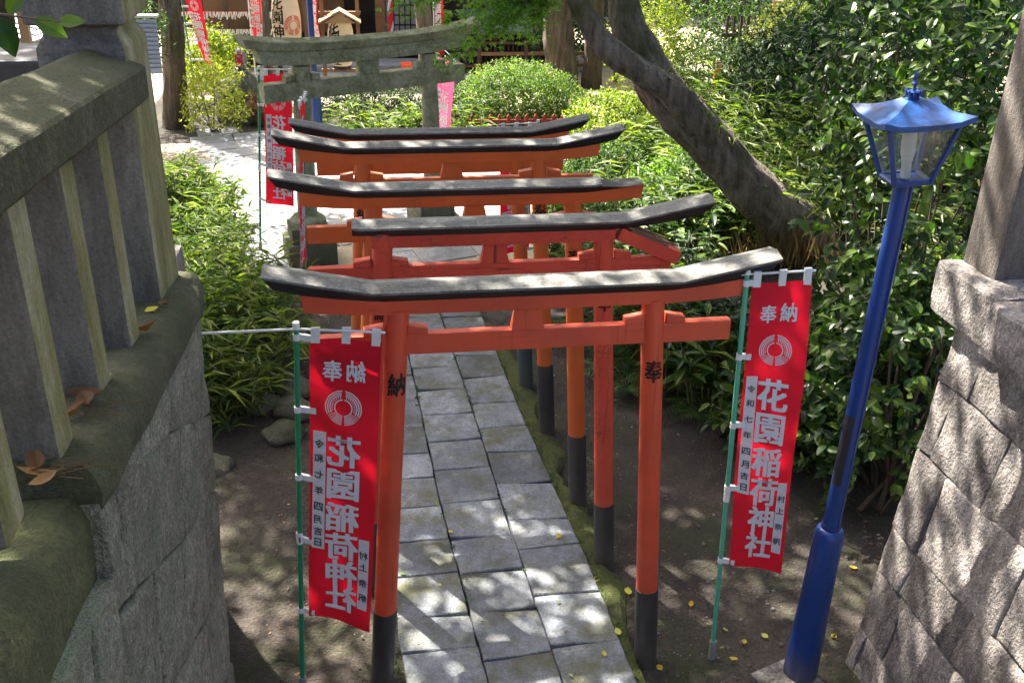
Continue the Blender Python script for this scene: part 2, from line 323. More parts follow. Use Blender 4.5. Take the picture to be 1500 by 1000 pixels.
class MB:
    """collects vertices and faces of one mesh"""
    def __init__(s): s.v = []; s.f = []; s.mi = []
    def add(s, vs, fs, mi=0):
        k = len(s.v); s.v += [tuple(p) for p in vs]; s.f += [tuple(i+k for i in f) for f in fs]; s.mi += [mi]*len(fs); return s
    def box(s, c, d, rot=None, mi=0):
        vs = []
        for x, y, z in ((-1,-1,-1),(1,-1,-1),(1,1,-1),(-1,1,-1),(-1,-1,1),(1,-1,1),(1,1,1),(-1,1,1)):
            p = Vector((x*d[0]/2, y*d[1]/2, z*d[2]/2))
            if rot is not None: p = rot @ p
            vs.append(p + Vector(c))
        return s.add(vs, [(3,2,1,0),(4,5,6,7),(0,1,5,4),(1,2,6,5),(2,3,7,6),(3,0,4,7)], mi)
    def loft(s, rings, cap=True, mi=0, closed=True):
        n = len(rings[0]); k = []
        vs = [p for r in rings for p in r]; fs = []
        for i in range(len(rings)-1):
            for j in range(n if closed else n-1):
                a = i*n+j; b = i*n+(j+1) % n
                fs.append((a, b, b+n, a+n))
        if cap:
            fs.append(tuple(range(n-1, -1, -1))); fs.append(tuple(range((len(rings)-1)*n, len(rings)*n)))
        return s.add(vs, fs, mi)
    def tube(s, pts, rads, n=10, cap=True, mi=0, wob=0.0, seed=0):
        pts = [Vector(p) for p in pts]
        if not hasattr(rads, '__len__'): rads = [rads]*len(pts)
        rings = []; ref = None
        for i, p in enumerate(pts):
            t = (pts[min(i+1, len(pts)-1)] - pts[max(i-1, 0)]).normalized()
            if ref is None:
                ref = Vector((1, 0, 0)) if abs(t.x) < 0.8 else Vector((0, 1, 0))
            a = (ref - t*ref.dot(t)).normalized(); b = t.cross(a); ref = a
            ring = []
            for j in range(n):
                th = 2*math.pi*j/n
                r = rads[i]
                if wob: r *= 1 + wob*noise.noise(Vector((3*math.cos(th)+seed, 3*math.sin(th), i*0.35))) + 0.28*wob*noise.noise(Vector((9*math.cos(th)+seed, 9*math.sin(th), i*0.25)))
                ring.append(p + a*math.cos(th)*r + b*math.sin(th)*r)
            rings.append(ring)
        return s.loft(rings, cap, mi)
    def lathe(s, prof, n=16, c=(0, 0, 0), mi=0):
        rings = [[Vector((c[0]+r*math.cos(2*math.pi*j/n), c[1]+r*math.sin(2*math.pi*j/n), c[2]+z)) for j in range(n)] for r, z in prof]
        return s.loft(rings, True, mi)
    def prism(s, poly, axis, a, b, mi=0):
        """poly: 2-D points of the other two axes in order, extruded along axis from a to b"""
        def P(q, t):
            return {'x': (t, q[0], q[1]), 'y': (q[0], t, q[1]), 'z': (q[0], q[1], t)}[axis]
        return s.loft([[P(q, a) for q in poly], [P(q, b) for q in poly]], True, mi)
    def mesh(s, name, mats, smooth=False, bevel=0.0, sub=0, fix=True, angle=40):
        me = bpy.data.meshes.new(name); me.from_pydata(s.v, [], s.f)
        for m in (mats if isinstance(mats, (list, tuple)) else [mats]): me.materials.append(m)
        me.polygons.foreach_set('material_index', s.mi)
        if fix or bevel or sub:
            bm = bmesh.new(); bm.from_mesh(me)
            if fix: bmesh.ops.recalc_face_normals(bm, faces=bm.faces)
            if bevel:
                es = [e for e in bm.edges if len(e.link_faces) == 2 and e.calc_face_angle(0) > 0.5]
                bmesh.ops.bevel(bm, geom=es, offset=bevel, segments=2, affect='EDGES', profile=0.6)
            if sub: bmesh.ops.subdivide_edges(bm, edges=bm.edges, cuts=sub, use_grid_fill=True)
            bm.to_mesh(me); bm.free()
        if smooth:
            me.polygons.foreach_set('use_smooth', [True]*len(me.polygons))
            me.set_sharp_from_angle(angle=math.radians(angle))
        me.update(); return me
    def build(s, name, mats, parent=None, **k):
        return link(name, s.mesh(name, mats, **k), parent)

def roughen(me, amp, scale, seed=0):
    """pushes vertices about with smooth noise, for hewn and weathered edges"""
    for v in me.vertices:
        p = v.co*scale + Vector((seed, seed*1.7, -seed))
        v.co += noise.noise_vector(p)*amp
    me.update()

# ---------------- foliage meshes (arrays of small leaf blades)
def unit(a):
    return a/np.maximum(np.linalg.norm(a, axis=-1, keepdims=True), 1e-9)

def leaf_arrays(P, A, N, L, W, fold=0.15, droop=0.15, flat=False, ovate=False):
    P = np.asarray(P, float); n = len(P); A = unit(np.asarray(A, float)); N = unit(np.asarray(N, float) - A*np.sum(A*N, -1, keepdims=True))
    S = np.cross(A, N); L = np.broadcast_to(np.asarray(L, float), (n,))[:, None]; W = np.broadcast_to(np.asarray(W, float), (n,))[:, None]
    b = P; t = P + A*L - N*droop*L
    if flat:
        l = P + A*L*0.5 + S*W/2; r = P + A*L*0.5 - S*W/2
        V = np.stack([b, r, t, l], 1).reshape(-1, 3); F = np.arange(n*4).reshape(n, 4)
        return V, F, 1
    if ovate:   # rounded blade: rows of left edge, midrib, right edge
        rows = [b]
        for q, w in ((0.17, 0.62), (0.42, 1.0), (0.70, 0.78), (0.90, 0.32)):
            c = P + A*L*q - N*droop*L*q*q
            rows += [c + S*W/2*w + N*fold*W*w, c, c - S*W/2*w + N*fold*W*w]
        rows.append(t); V = np.stack(rows, 1).reshape(-1, 3)
        T = [[0, 2, 1], [0, 3, 2]]
        for q in range(3):
            o_ = 1+3*q; T += [[o_, o_+1, o_+4], [o_, o_+4, o_+3], [o_+1, o_+2, o_+5], [o_+1, o_+5, o_+4]]
        T += [[10, 11, 13], [11, 12, 13]]; T = np.array(T)
        return V, (np.arange(n)[:, None, None]*14 + T[None]).reshape(-1, 3), len(T)
    m = P + A*L*0.5 - N*droop*L*0.2
    l = P + A*L*0.42 + S*W/2 + N*fold*W; r = P + A*L*0.42 - S*W/2 + N*fold*W
    V = np.stack([b, l, m, r, t], 1).reshape(-1, 3)
    T = np.array([[0, 2, 1], [0, 3, 2], [1, 2, 4], [2, 3, 4]])
    F = (np.arange(n)[:, None, None]*5 + T[None]).reshape(-1, 3)
    return V, F, 4

def leaf_mesh(name, mats, parts, extra=None, seed=1):
    """parts: list of (V, F, faces_per_leaf); extra: an MB of stems drawn with the second material"""
    g = np.random.default_rng(seed)
    vs, polys, tint, mi, k = [], [], [], [], 0
    for V, F, per in parts:
        vs.append(V); polys += (F + k).tolist(); k += len(V)
        tint.append(np.repeat(g.random(len(F)//per), per)); mi += [0]*len(F)
    if extra is not None and extra.v:
        vs.append(np.array([tuple(p) for p in extra.v], float)); polys += [tuple(i+k for i in f) for f in extra.f]
        tint.append(np.full(len(extra.f), 0.5)); mi += [1]*len(extra.f)
    me = bpy.data.meshes.new(name)
    me.from_pydata(np.concatenate(vs).tolist(), [], polys)
    for m in (mats if isinstance(mats, (list, tuple)) else [mats]): me.materials.append(m)
    me.polygons.foreach_set('material_index', mi)
    at = me.attributes.new('tint', 'FLOAT', 'FACE'); at.data.foreach_set('value', np.concatenate(tint).astype(np.float32))
    me.update(); return me

def rand_dirs(g, n, zmin=-1.0):
    z = g.uniform(zmin, 1, n); a = g.uniform(0, 2*np.pi, n); r = np.sqrt(1-z*z)
    return np.stack([r*np.cos(a), r*np.sin(a), z], -1)

def bush_points(g, rad, ntw, zmin=-0.4, shell=0.45, lumps=9, lump=0.28):
    d = rand_dirs(g, ntw, zmin)
    c = rand_dirs(g, lumps, zmin); h = g.uniform(-1, 1, lumps)
    f = 1 + lump*np.sum(h[None]*np.exp(-6*(1-d@c.T)), 1)
    r = f*(1 - shell*g.random(ntw)**1.6)
    return d*r[:, None]*np.array(rad)[None], d

def bush_mesh(name, mats, rad, ntw, nl, L, ratio=0.5, seed=1, zmin=-0.4, spread=1.0, flat=False, stems=8, droop=0.2, up=0.5, base=None, shell=0.45, lump=0.28, upright=0.0):
    """leafy shrub: twigs spread through the outer shell of a lumpy crown, nl leaves on each"""
    g = np.random.default_rng(seed)
    C, D = bush_points(g, rad, ntw, zmin, shell, lump=lump)
    tw = unit(D + g.normal(0, 0.5, D.shape) + np.array([0, 0, upright]))
    P = np.repeat(C, nl, 0); T = np.repeat(tw, nl, 0); Dn = np.repeat(D, nl, 0)
    s = g.uniform(-1.0, 1.0, len(P))[:, None]*L*1.6*spread
    Ls = L*g.uniform(0.6, 1.25, len(P))
    R = unit(g.normal(0, 1, P.shape)); A = unit(T*0.6 + R*0.9 + np.array([0, 0, -0.1]))
    N = unit(Dn*0.7 + np.array([0, 0, up]) + g.normal(0, 0.45, P.shape))
    parts = [leaf_arrays(P + T*s + R*L*0.15, A, N, Ls, Ls*ratio, droop=droop, flat=flat)]
    mb = MB(); b0 = np.array(base if base is not None else (0, 0, -rad[2]*0.9))
    for i in range(stems):
        e = C[g.integers(ntw)]*0.9; mid = (b0+e)/2 + g.normal(0, 0.06, 3)*min(rad)
        st = b0 + np.array([*(g.normal(0, 0.1, 2)*rad[0]), 0])
        mb.tube([st, mid, e], [0.012+0.006*min(rad), 0.009, 0.004], 5)
    return leaf_mesh(name, mats, parts, mb, seed)

def bamboo_mesh(name, seed, stems=20, h=(0.3, 0.75), L=0.17, W=0.024, spread=0.25, mats=None):
    g = np.random.default_rng(seed); P, A, N, Ls = [], [], [], []; mb = MB()
    for _ in range(stems):
        a = g.uniform(0, 2*np.pi); r = spread*math.sqrt(g.random())
        b = np.array([r*math.cos(a), r*math.sin(a), 0]); H = g.uniform(*h)
        tilt = np.array([math.cos(a), math.sin(a), 0])*H*g.uniform(0.05, 0.55) + np.array([*(g.normal(0, 0.06, 2)), 0])
        e = b + tilt + np.array([0, 0, H]); m = b + tilt*0.35 + np.array([0, 0, H*0.55])
        mb.tube([b, m, e], [0.004, 0.003, 0.002], 3, cap=False)
        for k in range(g.integers(8, 14)):
            t = g.uniform(0.35, 1.0); q = (1-t)**2*b + 2*t*(1-t)*m + t*t*e
            th = g.uniform(0, 2*np.pi); ax = np.array([math.cos(th), math.sin(th), g.uniform(-0.15, 0.75)])
            P.append(q); A.append(ax); N.append(np.array([-0.3*ax[0], -0.3*ax[1], 1])); Ls.append(L*g.uniform(0.65, 1.25))
    Ls = np.array(Ls)
    parts = [leaf_arrays(P, A, N, Ls, W*Ls/L, fold=0.2, droop=0.28)]
    return leaf_mesh(name, mats or [MT['bamboo'], MT['green_stem']], parts, mb, seed)

def fern_mesh(name, seed, fronds=9, L=0.5):
    g = np.random.default_rng(seed); P, A, N, Ls = [], [], [], []; mb = MB()
    for k in range(fronds):
        th = 2*np.pi*(k+g.uniform(-0.3, 0.3))/fronds; d = np.array([math.cos(th), math.sin(th), 0]); ln = L*g.uniform(0.7, 1.15)
        c = []
        for t in np.linspace(0, 1, 17):
            c.append(d*ln*t*0.9 + np.array([0, 0, ln*(0.85*t - 0.75*t*t)]))
        mb.tube(c[::4], [0.004, 0.003, 0.002, 0.0015, 0.001], 3, cap=False)
        s = np.array([-d[1], d[0], 0])
        for i in range(2, 17):
            t = i/16; pl = ln*0.26*math.sin(math.pi*min(1, 0.18+0.82*t))**0.8 * (1-0.35*t)
            for sg in (-1, 1):
                P.append(c[i]); A.append(s*sg + d*0.35 + np.array([0, 0, -0.12])); N.append(np.array([0, 0, 1]) - d*0.3); Ls.append(pl)
    Ls = np.array(Ls)
    return leaf_mesh(name, [MT['fern'], MT['green_stem']], [leaf_arrays(P, A, N, Ls, Ls*0.22+0.008, droop=0.1)], mb, seed)

def broad_mesh(name, seed, stems=7, h=(0.3, 0.7), L=0.2, W=0.06, mat=None):
    """stems carrying a loose whorl of long broad leaves"""
    g = np.random.default_rng(seed); P, A, N, Ls = [], [], [], []; mb = MB()
    for _ in range(stems):
        a = g.uniform(0, 2*np.pi); r = 0.2*math.sqrt(g.random()); H = g.uniform(*h)
        b = np.array([r*math.cos(a), r*math.sin(a), 0]); e = b + np.array([*(g.normal(0, 0.08, 2)), H])
        mb.tube([b, e], [0.006, 0.004], 4, cap=False)
        nn = g.integers(8, 12)
        for k in range(nn):
            th = 2*np.pi*k/nn*1.6 + g.uniform(-0.3, 0.3); t = g.uniform(0.55, 1.0)
            ax = np.array([math.cos(th), math.sin(th), g.uniform(0.0, 0.6)])
            P.append(b+(e-b)*t); A.append(ax); N.append(np.array([-0.4*ax[0], -0.4*ax[1], 1])); Ls.append(L*g.uniform(0.7, 1.2))
    Ls = np.array(Ls)
    return leaf_mesh(name, [mat or MT['camellia'], MT['green_stem']], [leaf_arrays(P, A, N, Ls, Ls*W/L, fold=0.2, droop=0.25, ovate=True)], mb, seed)

def crown_mesh(name, mat, blobs, ntw, nl, L, seed):
    g = np.random.default_rng(seed); parts = []
    for c, rad in blobs:
        C, D = bush_points(g, rad, ntw, -1, 0.75, lump=0.35)
        P = np.repeat(C, nl, 0) + np.array(c) + g.normal(0, L*1.6, (ntw*nl, 3)); Ls = L*g.uniform(0.6, 1.3, len(P))
        parts.append(leaf_arrays(P, rand_dirs(g, len(P)), rand_dirs(g, len(P), 0.0) + np.array([0, 0, 0.6]), Ls, Ls*0.6, flat=True))
    return leaf_mesh(name, mat, parts, None, seed)

# ---------------- lettering
_gl = {}
STROKES = ((0, 0), (1, 0.6), (-1, 0.6), (1, -0.6), (-1, -0.6))   # a brush-thick stroke is five offset copies
def glyph(ch, bold=0.0):
    """(verts, faces) of one character scaled into a unit cell centred on 0"""
    if (ch, bold) in _gl: return _gl[(ch, bold)]
    c = bpy.data.curves.new('g', 'FONT'); c.body = ch; c.offset = bold; c.resolution_u = 3
    o = bpy.data.objects.new('g', c); COL.objects.link(o)
    dg = bpy.context.evaluated_depsgraph_get(); me = bpy.data.meshes.new_from_object(o.evaluated_get(dg))
    v = np.array([tuple(p.co) for p in me.vertices]); f = [tuple(p.vertices) for p in me.polygons]
    bpy.data.objects.remove(o); bpy.data.curves.remove(c); bpy.data.meshes.remove(me)
    lo, hi = v.min(0), v.max(0); ce = (lo+hi)/2; s = max(hi[0]-lo[0], hi[1]-lo[1])
    _gl[(ch, bold)] = ((v-ce)[:, :2]/s, f); return _gl[(ch, bold)]

def arc(mb, map2, r0, r1, a0, a1, n=8):
    vs, fs = [], []
    for i in range(n+1):
        a = a0+(a1-a0)*i/n
        for r in (r0, r1): vs.append(map2(r*math.cos(a), r*math.sin(a)))
    for i in range(n): fs.append((2*i, 2*i+1, 2*i+3, 2*i+2))
    mb.add(vs, fs)

def crest(mb, map2):
    """round crest: broken rings with a gap at top and foot, seed rows inside, sheaf lines below"""
    D = math.radians
    for sg in (1, -1):
        def m(x, y, s=sg): return map2(x*s, y)
        for r in (0.98, 0.86, 0.74): arc(mb, m, r-0.035, r+0.035, D(-28), D(85 if r > 0.9 else 82))
        arc(mb, m, 0.44, 0.51, D(-90+5), D(84), 12)
        for k in range(9):
            a = D(-20 + k*11.5)
            arc(mb, m, 0.57, 0.67, a, a+D(5), 1)
        for r in (0.98, 0.88, 0.78, 0.68, 0.58): arc(mb, m, r-0.03, r+0.03, D(-85), D(-47), 5)
        arc(mb, m, 0.53, 1.01, D(-44), D(-41), 1); arc(mb, m, 0.53, 1.01, D(-36), D(-33), 1)

def banner(name, base, top, c_tl, c_tr, c_bl, c_br, pole_mat, mirror, label, group='red votive banners', cloth='cloth_red', month='四', arm_from=None, wave=0.018, seed=0, full=True, ties=(0.0, 0.235, 0.47, 0.70, 0.985), rot=0.0, ink=True):
    t = empty(name, base, 0, label, 'banner', group)
    B = Vector(base)
    L = lambda p: Vector(p) - B
    pt, pb = L(top), Vector((0, 0, 0))
    mb = MB(); mb.tube([pb, pb.lerp(pt, 0.5), pt], 0.0135, 10); mb.build('pole', pole_mat, t, smooth=True)
    MB().tube([pt, pt + Vector((0, 0, 0.035))], 0.017, 10).build('pole_cap', MT['white_plastic'], t, smooth=True)
    MB().tube([pb.lerp(pt, 0.46), pb.lerp(pt, 0.46)+Vector((0, 0, 0.07))], 0.0175, 10).build('pole_joint', MT['white_plastic'], t, smooth=True)
    mb = MB(); mb.tube([pb, pb.lerp(pt, 0.055)], 0.021, 10); mb.build('ground_socket', MT['grey_plastic'], t, smooth=True)
    tl, tr, bl, br = L(c_tl), L(c_tr), L(c_bl), L(c_br)
    nrm = (tr-tl).cross(bl-tl).normalized()
    if nrm.y > 0: nrm = -nrm
    def S(u, v, off=0.0):
        p = tl.lerp(tr, u).lerp(bl.lerp(br, u), v)
        w = wave*(math.sin(5.0*u+2.3*v*3+seed)*(0.3+0.7*v) + 0.5*math.sin(11*v+3*u+seed*2)*u) + 0.012*math.sin(math.pi*v)*u
        return p + nrm*(w+off) + Vector((0, 0, -0.02*u*v))
    rod0 = L(arm_from) if arm_from else pt + Vector((-0.03, 0, 0))
    rod1 = S(1.04, -0.028)
    mb = MB(); mb.tube([rod0, pt.lerp(rod1, 0.02), rod1], 0.0065, 8); mb.build('cross_rod', MT['white_plastic'], t, smooth=True)
    nu, nv = 14, 36
    vs = [S(i/nu, j/nv) for j in range(nv+1) for i in range(nu+1)]
    fs = [(j*(nu+1)+i, j*(nu+1)+i+1, (j+1)*(nu+1)+i+1, (j+1)*(nu+1)+i) for j in range(nv) for i in range(nu)]
    mb = MB(); mb.add(vs, fs); c = mb.build('cloth', MT[cloth], t, smooth=True, fix=False)
    W = (tr-tl).length; H = (bl-tl).length
    # tabs over the rod and ties round the pole
    for u in (0.02, 0.44, 0.86):
        mb = MB(); a = [S(u, 0.012, 0.004), S(u+0.12, 0.012, 0.004), S(u+0.12, -0.036, 0.009), S(u, -0.036, 0.009)]
        b = [S(u, 0.012, -0.005), S(u+0.12, 0.012, -0.005), S(u+0.12, -0.036, -0.009), S(u, -0.036, -0.009)]
        mb.add(a+b, [(0,1,2,3),(7,6,5,4),(3,2,6,7),(0,3,7,4),(1,5,6,2),(0,4,5,1)]); mb.build('tab', MT['white_plastic'], t)
    for v in ties:
        q = S(0.0, v); s = (q - pb).dot((pt-pb).normalized())/(pt-pb).length
        p = pb.lerp(pt, s)
        d = (q - p); e = S(0.09, v, 0.004)
        mb = MB(); z = Vector((0, 0, 0.016))
        mb.tube([p - z, p + z], 0.0175, 10)
        f = nrm*0.003
        mb.add([p-z+f, e-z+f, e+z+f, p+z+f, p-z-f*4, e-z-f*4, e+z-f*4, p+z-f*4], [(0,1,2,3),(7,6,5,4),(0,4,5,1),(3,2,6,7),(1,5,6,2),(0,3,7,4)])
        mb.build('tie', MT['white_plastic'], t)
    if not full: return t
    wm, im = MB(), MB()
    def put(mb, ch, u, v, w, h, off, bold):
        gv, gf = glyph(ch)
        for side in (1, -1):
            for q, (dx, dy) in enumerate(STROKES):
                mb.add([S(u + (-x-dx*bold if mirror else x+dx*bold)*w/W, v - (y+dy*bold)*h/H, side*(off+q*0.00025)) for x, y in gv], gf)
    cw = 0.27*W
    put(wm, '奉', 0.32, 0.098, cw, cw*1.15, 0.003, 0.026); put(wm, '納', 0.66, 0.094, cw, cw*1.15, 0.003, 0.026)
    for side in (1, -1):
        crest(wm, lambda x, y: S(0.49 + 0.268*x, 0.213 - 0.268*y*W/H, side*0.003))
    for ch, v in zip('花園稲荷神社', (0.357, 0.472, 0.588, 0.697, 0.803, 0.903)): put(wm, ch, 0.51, v, 0.475*W, 0.100*H, 0.003, 0.034)
    for (u0, u1, v0, v1) in ((0.05, 0.245, 0.300, 0.715), (0.77, 0.935, 0.66, 0.925)):
        for side in (1, -1):
            n = 10; vs = [S(u, v0+(v1-v0)*j/n, side*0.003) for j in range(n+1) for u in (u0, u1)]
            wm.add(vs, [(2*j, 2*j+1, 2*j+3, 2*j+2) for j in range(n)])
    for ch, v in zip('令和七年'+month+'月吉日', (0.343, 0.392, 0.447, 0.503, 0.560, 0.607, 0.649, 0.690)): put(im, ch, 0.147, v, 0.135*W, 0.135*W, 0.006, 0.012)
    for ch, v in zip('村上奈帆', (0.718, 0.762, 0.822, 0.878)): put(im, ch, 0.852, v, 0.135*W, 0.135*W, 0.006, 0.012)
    wm.build('white_lettering', MT['cloth_white'], c, fix=False)
    im.build('black_lettering', MT['ink'], c, fix=False)
    return t

# ------------------------------------------------------------------ ground
def smooth(x, a, b):
    t = np.clip((x-a)/(b-a), 0, 1); return t*t*(3-2*t)
def bank_edge(y):
    return np.interp(y, [-4, 0.3, 1.3, 1.8, 2.5, 3.4, 5, 8, 12, 16], [3.4, 3.2, 2.95, 2.35, 1.85, 1.35, 1.15, 1.5, 2.6, 4.0])
def ground_h(x, y):
    x = np.asarray(x, float); y = np.asarray(y, float)
    e = x - bank_edge(y)
    h = 0.6*smooth(e, -0.1, 2.6)*(1-smooth(y, 9, 14))
    h += 0.12*smooth(-x, 1.7, 2.6)*(1-smooth(y, 6, 8))
    return h
def lump(x, y):
    return 0.018*math.sin(2.1*x+1.3*y)*math.sin(1.7*y-0.6*x) + 0.02*noise.noise(Vector((x*1.7, y*1.7, 3))) + 0.008*noise.noise(Vector((x*7, y*7, 1)))
xs = np.concatenate([np.linspace(-90, -6, 16), np.arange(-5.5, -2.3, 0.25), np.arange(-2.2, 3.2, 0.09), np.arange(3.3, 9, 0.3), np.linspace(9.5, 90, 16)])
ys = np.concatenate([np.linspace(-40, -4, 10), np.arange(-3.5, -0.6, 0.3), np.arange(-0.5, 6.6, 0.09), np.arange(6.7, 20, 0.4), np.linspace(20.5, 160, 20)])
gvx = []
for y in ys:
    hh = ground_h(xs, np.full_like(xs, y))
    for x, h in zip(xs, hh):
        pathd = abs(x - (0.0 - 0.055*y)); k = min(1, max(0, (pathd-0.62)/0.25)) if y < 7 else 1
        gvx.append((x, y, h - 0.02 + (lump(x, y) if abs(x) < 9 and y < 20 else 0)*k*(1.0 if y < 6 else 0.0) - (0.03 if k < 1 and y < 7 else 0)))
nx = len(xs)
gf = [(j*nx+i, j*nx+i+1, (j+1)*nx+i+1, (j+1)*nx+i) for j in range(len(ys)-1) for i in range(nx-1)]
mb = MB(); mb.add(gvx, gf); tag(mb.build('ground', MT['dirt'], smooth=True, fix=False, angle=180), kind='structure')

def gz(x, y): return float(ground_h(x, y)) - 0.02

# sandy forecourt beyond the stone torii
mb = MB(); pts = [(-30, 10.2), (-3.4, 10.2), (-2.75, 9.0), (-2.35, 7.4), (-2.0, 6.3), (1.25, 6.2), (1.9, 8.0), (3.2, 11.5), (5, 15), (30, 16), (30, 60), (-30, 60)]
mb.add([(x, y, 0.002) for x, y in pts], [tuple(range(len(pts)))]); tag(mb.build('forecourt', MT['sand'], fix=False), kind='structure')

mb = MB(); pts = [(-1.15, 11.2), (1.2, 11.0), (3.3, 11.6), (3.4, 14.2), (-1.7, 14.2), (-1.7, 12.6)]
mb.add([(x, y, 0.008) for x, y in pts], [tuple(range(len(pts)))]); tag(mb.build('planting_bed', MT['dirt'], fix=False), kind='structure')
mb = MB(); pts = [(-4.6, 12.2), (-2.9, 12.4), (-2.1, 13.4), (-2.2, 14.6), (-4.6, 16.2)]
mb.add([(x, y, 0.008) for x, y in pts], [tuple(range(len(pts)))]); tag(mb.build('planting_bed', MT['dirt'], fix=False), kind='structure')

# moss strip between the flagstones and the right hand posts
mb = MB(); vs, fs = [], []
for i in range(60):
    y = -0.6 + i*0.09; xr = 0.70-0.055*(y+0.22)
    w = 0.16+0.16*noise.noise(Vector((0, y*2.3, 5)))+0.07*noise.noise(Vector((0, y*9, 7)))
    w *= 0.35 + 0.65*max(0, min(1, (y-0.15)/0.5))
    for k in range(5):
        x = xr - 0.03 + (w+0.03)*k/4 + 0.02*noise.noise(Vector((k, y*4, 2)))
        vs.append((x, y, 0.012*math.sin(math.pi*k/4) - 0.012 + lump(x, y)*0.8 + 0.01*noise.noise(Vector((x*14, y*14, 0))) + (0.012 if 0 < k < 4 else -0.02)))
for i in range(59):
    for k in range(4): fs.append((i*5+k, i*5+k+1, i*5+k+6, i*5+k+5))
mb.add(vs, fs); tag(mb.build('moss_strip', MT['moss'], smooth=True, fix=False), kind='stuff')

# ------------------------------------------------------------------ flagstone path
path = tag(empty('path'), kind='structure')
def slab(parent, poly, z, mat, name='paving_stone', depth=0.07, seed=0, jit=0.008, cham=0.012):
    c = Vector((sum(p[0] for p in poly)/len(poly), sum(p[1] for p in poly)/len(poly), 0))
    pts = []
    n = len(poly)
    for i in range(n):
        a, b = Vector((*poly[i], 0)), Vector((*poly[(i+1) % n], 0))
        for k in range(3):
            q = a.lerp(b, k/3) - c
            nn = (b-a).normalized(); nn = Vector((nn.y, -nn.x, 0))
            q += nn*rnd.uniform(-jit, jit*0.6)
            if k == 0: q *= 0.985
            pts.append(q)
    r0 = [q + Vector((0, 0, -depth)) for q in pts]
    r1 = [q + Vector((0, 0, -cham)) for q in pts]
    r2_ = [q*(1-cham/max(q.length, 0.05)) + Vector((0, 0, rnd.uniform(-0.002, 0.002))) for q in pts]
    mb = MB(); mb.loft([r0, r1, r2_], True)
    o = mb.build(name, mat, parent)
    o.location = (c.x, c.y, z); o.rotation_euler = (rnd.uniform(-0.008, 0.008), rnd.uniform(-0.008, 0.008), 0)
    return o
xc = [lambda y: np.interp(y, [-4, -0.1, 1.7, 3.6, 8], [-0.42, -0.655, -0.77, -0.85, -1.0]),
      lambda y: np.interp(y, [-4, -0.1, 1.68, 3.6, 8], [0.04, -0.18, -0.305, -0.38, -0.58]),
      lambda y: np.interp(y, [-4, -0.15, 1.67, 3.05, 8], [0.44, 0.25, 0.146, 0.09, -0.18]),
      lambda y: np.interp(y, [-4, -0.2, 0.84, 3.2, 5.3, 8], [0.88, 0.685, 0.645, 0.49, 0.40, 0.27])]
rowsR = [-2.0, -1.55, -1.12, -0.72, -0.30, 0.143, 0.605, 1.099, 1.424, 1.895, 2.349, 2.74, 3.164, 3.645, 4.096, 4.55, 5.0, 5.45, 5.9, 6.3]
rowsM = [-2.1, -1.65, -1.2, -0.78, -0.36, 0.087, 0.494, 0.886, 1.272, 1.709, 2.15, 2.574, 3.011, 3.457, 3.889, 4.192, 4.6, 5.05, 5.5, 5.9, 6.3]
rowsL = [-2.0, -1.5, -1.05, -0.6, -0.2, 0.194, 0.498, 0.9, 1.27, 1.671, 2.057, 2.422, 2.829, 3.299, 3.75, 4.2, 4.7, 5.15, 5.6, 6.0, 6.3]
for ci, rows in enumerate((rowsL, rowsM, rowsR)):
    for a, b in zip(rows[:-1], rows[1:]):
        g = 0.0035; s = rnd.uniform(-0.02, 0.02); s2 = rnd.uniform(-0.02, 0.02)
        poly = [(float(xc[ci](a))+g, a+g-s), (float(xc[ci+1](a))-g, a+g+s), (float(xc[ci+1](b))-g, b-g+s2), (float(xc[ci](b))+g, b-g-s2)]
        slab(path, poly, rnd.uniform(0.0, 0.006), MT['paver'], jit=0.006, cham=0.007)
# big pale slabs of the forecourt walk
plaza = tag(empty('pavement'), kind='structure')
ang = math.radians(20); ca, sa = math.cos(ang), math.sin(ang)
for j in range(16):
    off = rnd.uniform(0, 0.6)
    for i in range(9):
        u0 = -2.6 + i*0.72 + off*0.5; v0 = -0.2 + j*0.52
        poly = []
        for (u, v) in ((u0+0.008, v0+0.008), (u0+0.712, v0+0.008), (u0+0.712, v0+0.512), (u0+0.008, v0+0.512)):
            poly.append((-0.55 + u*ca - v*sa*0.55, 6.55 + u*sa*0.9 + v*ca))
        cx = sum(p[0] for p in poly)/4; cy = sum(p[1] for p in poly)/4
        if cy < 6.5 or cx < -1.95-0.28*(cy-6.5) or cx > 1.0+0.1*(cy-7) or cy > 13.2: continue
        if abs(cx+1.4) < 0.42 and abs(cy-6.85) < 0.42: continue
        if abs(cx-0.1) < 0.42 and abs(cy-7.6) < 0.42: continue
        slab(plaza, poly, 0.014, MT['plaza_paver'], depth=0.05, jit=0.004, cham=0.006)

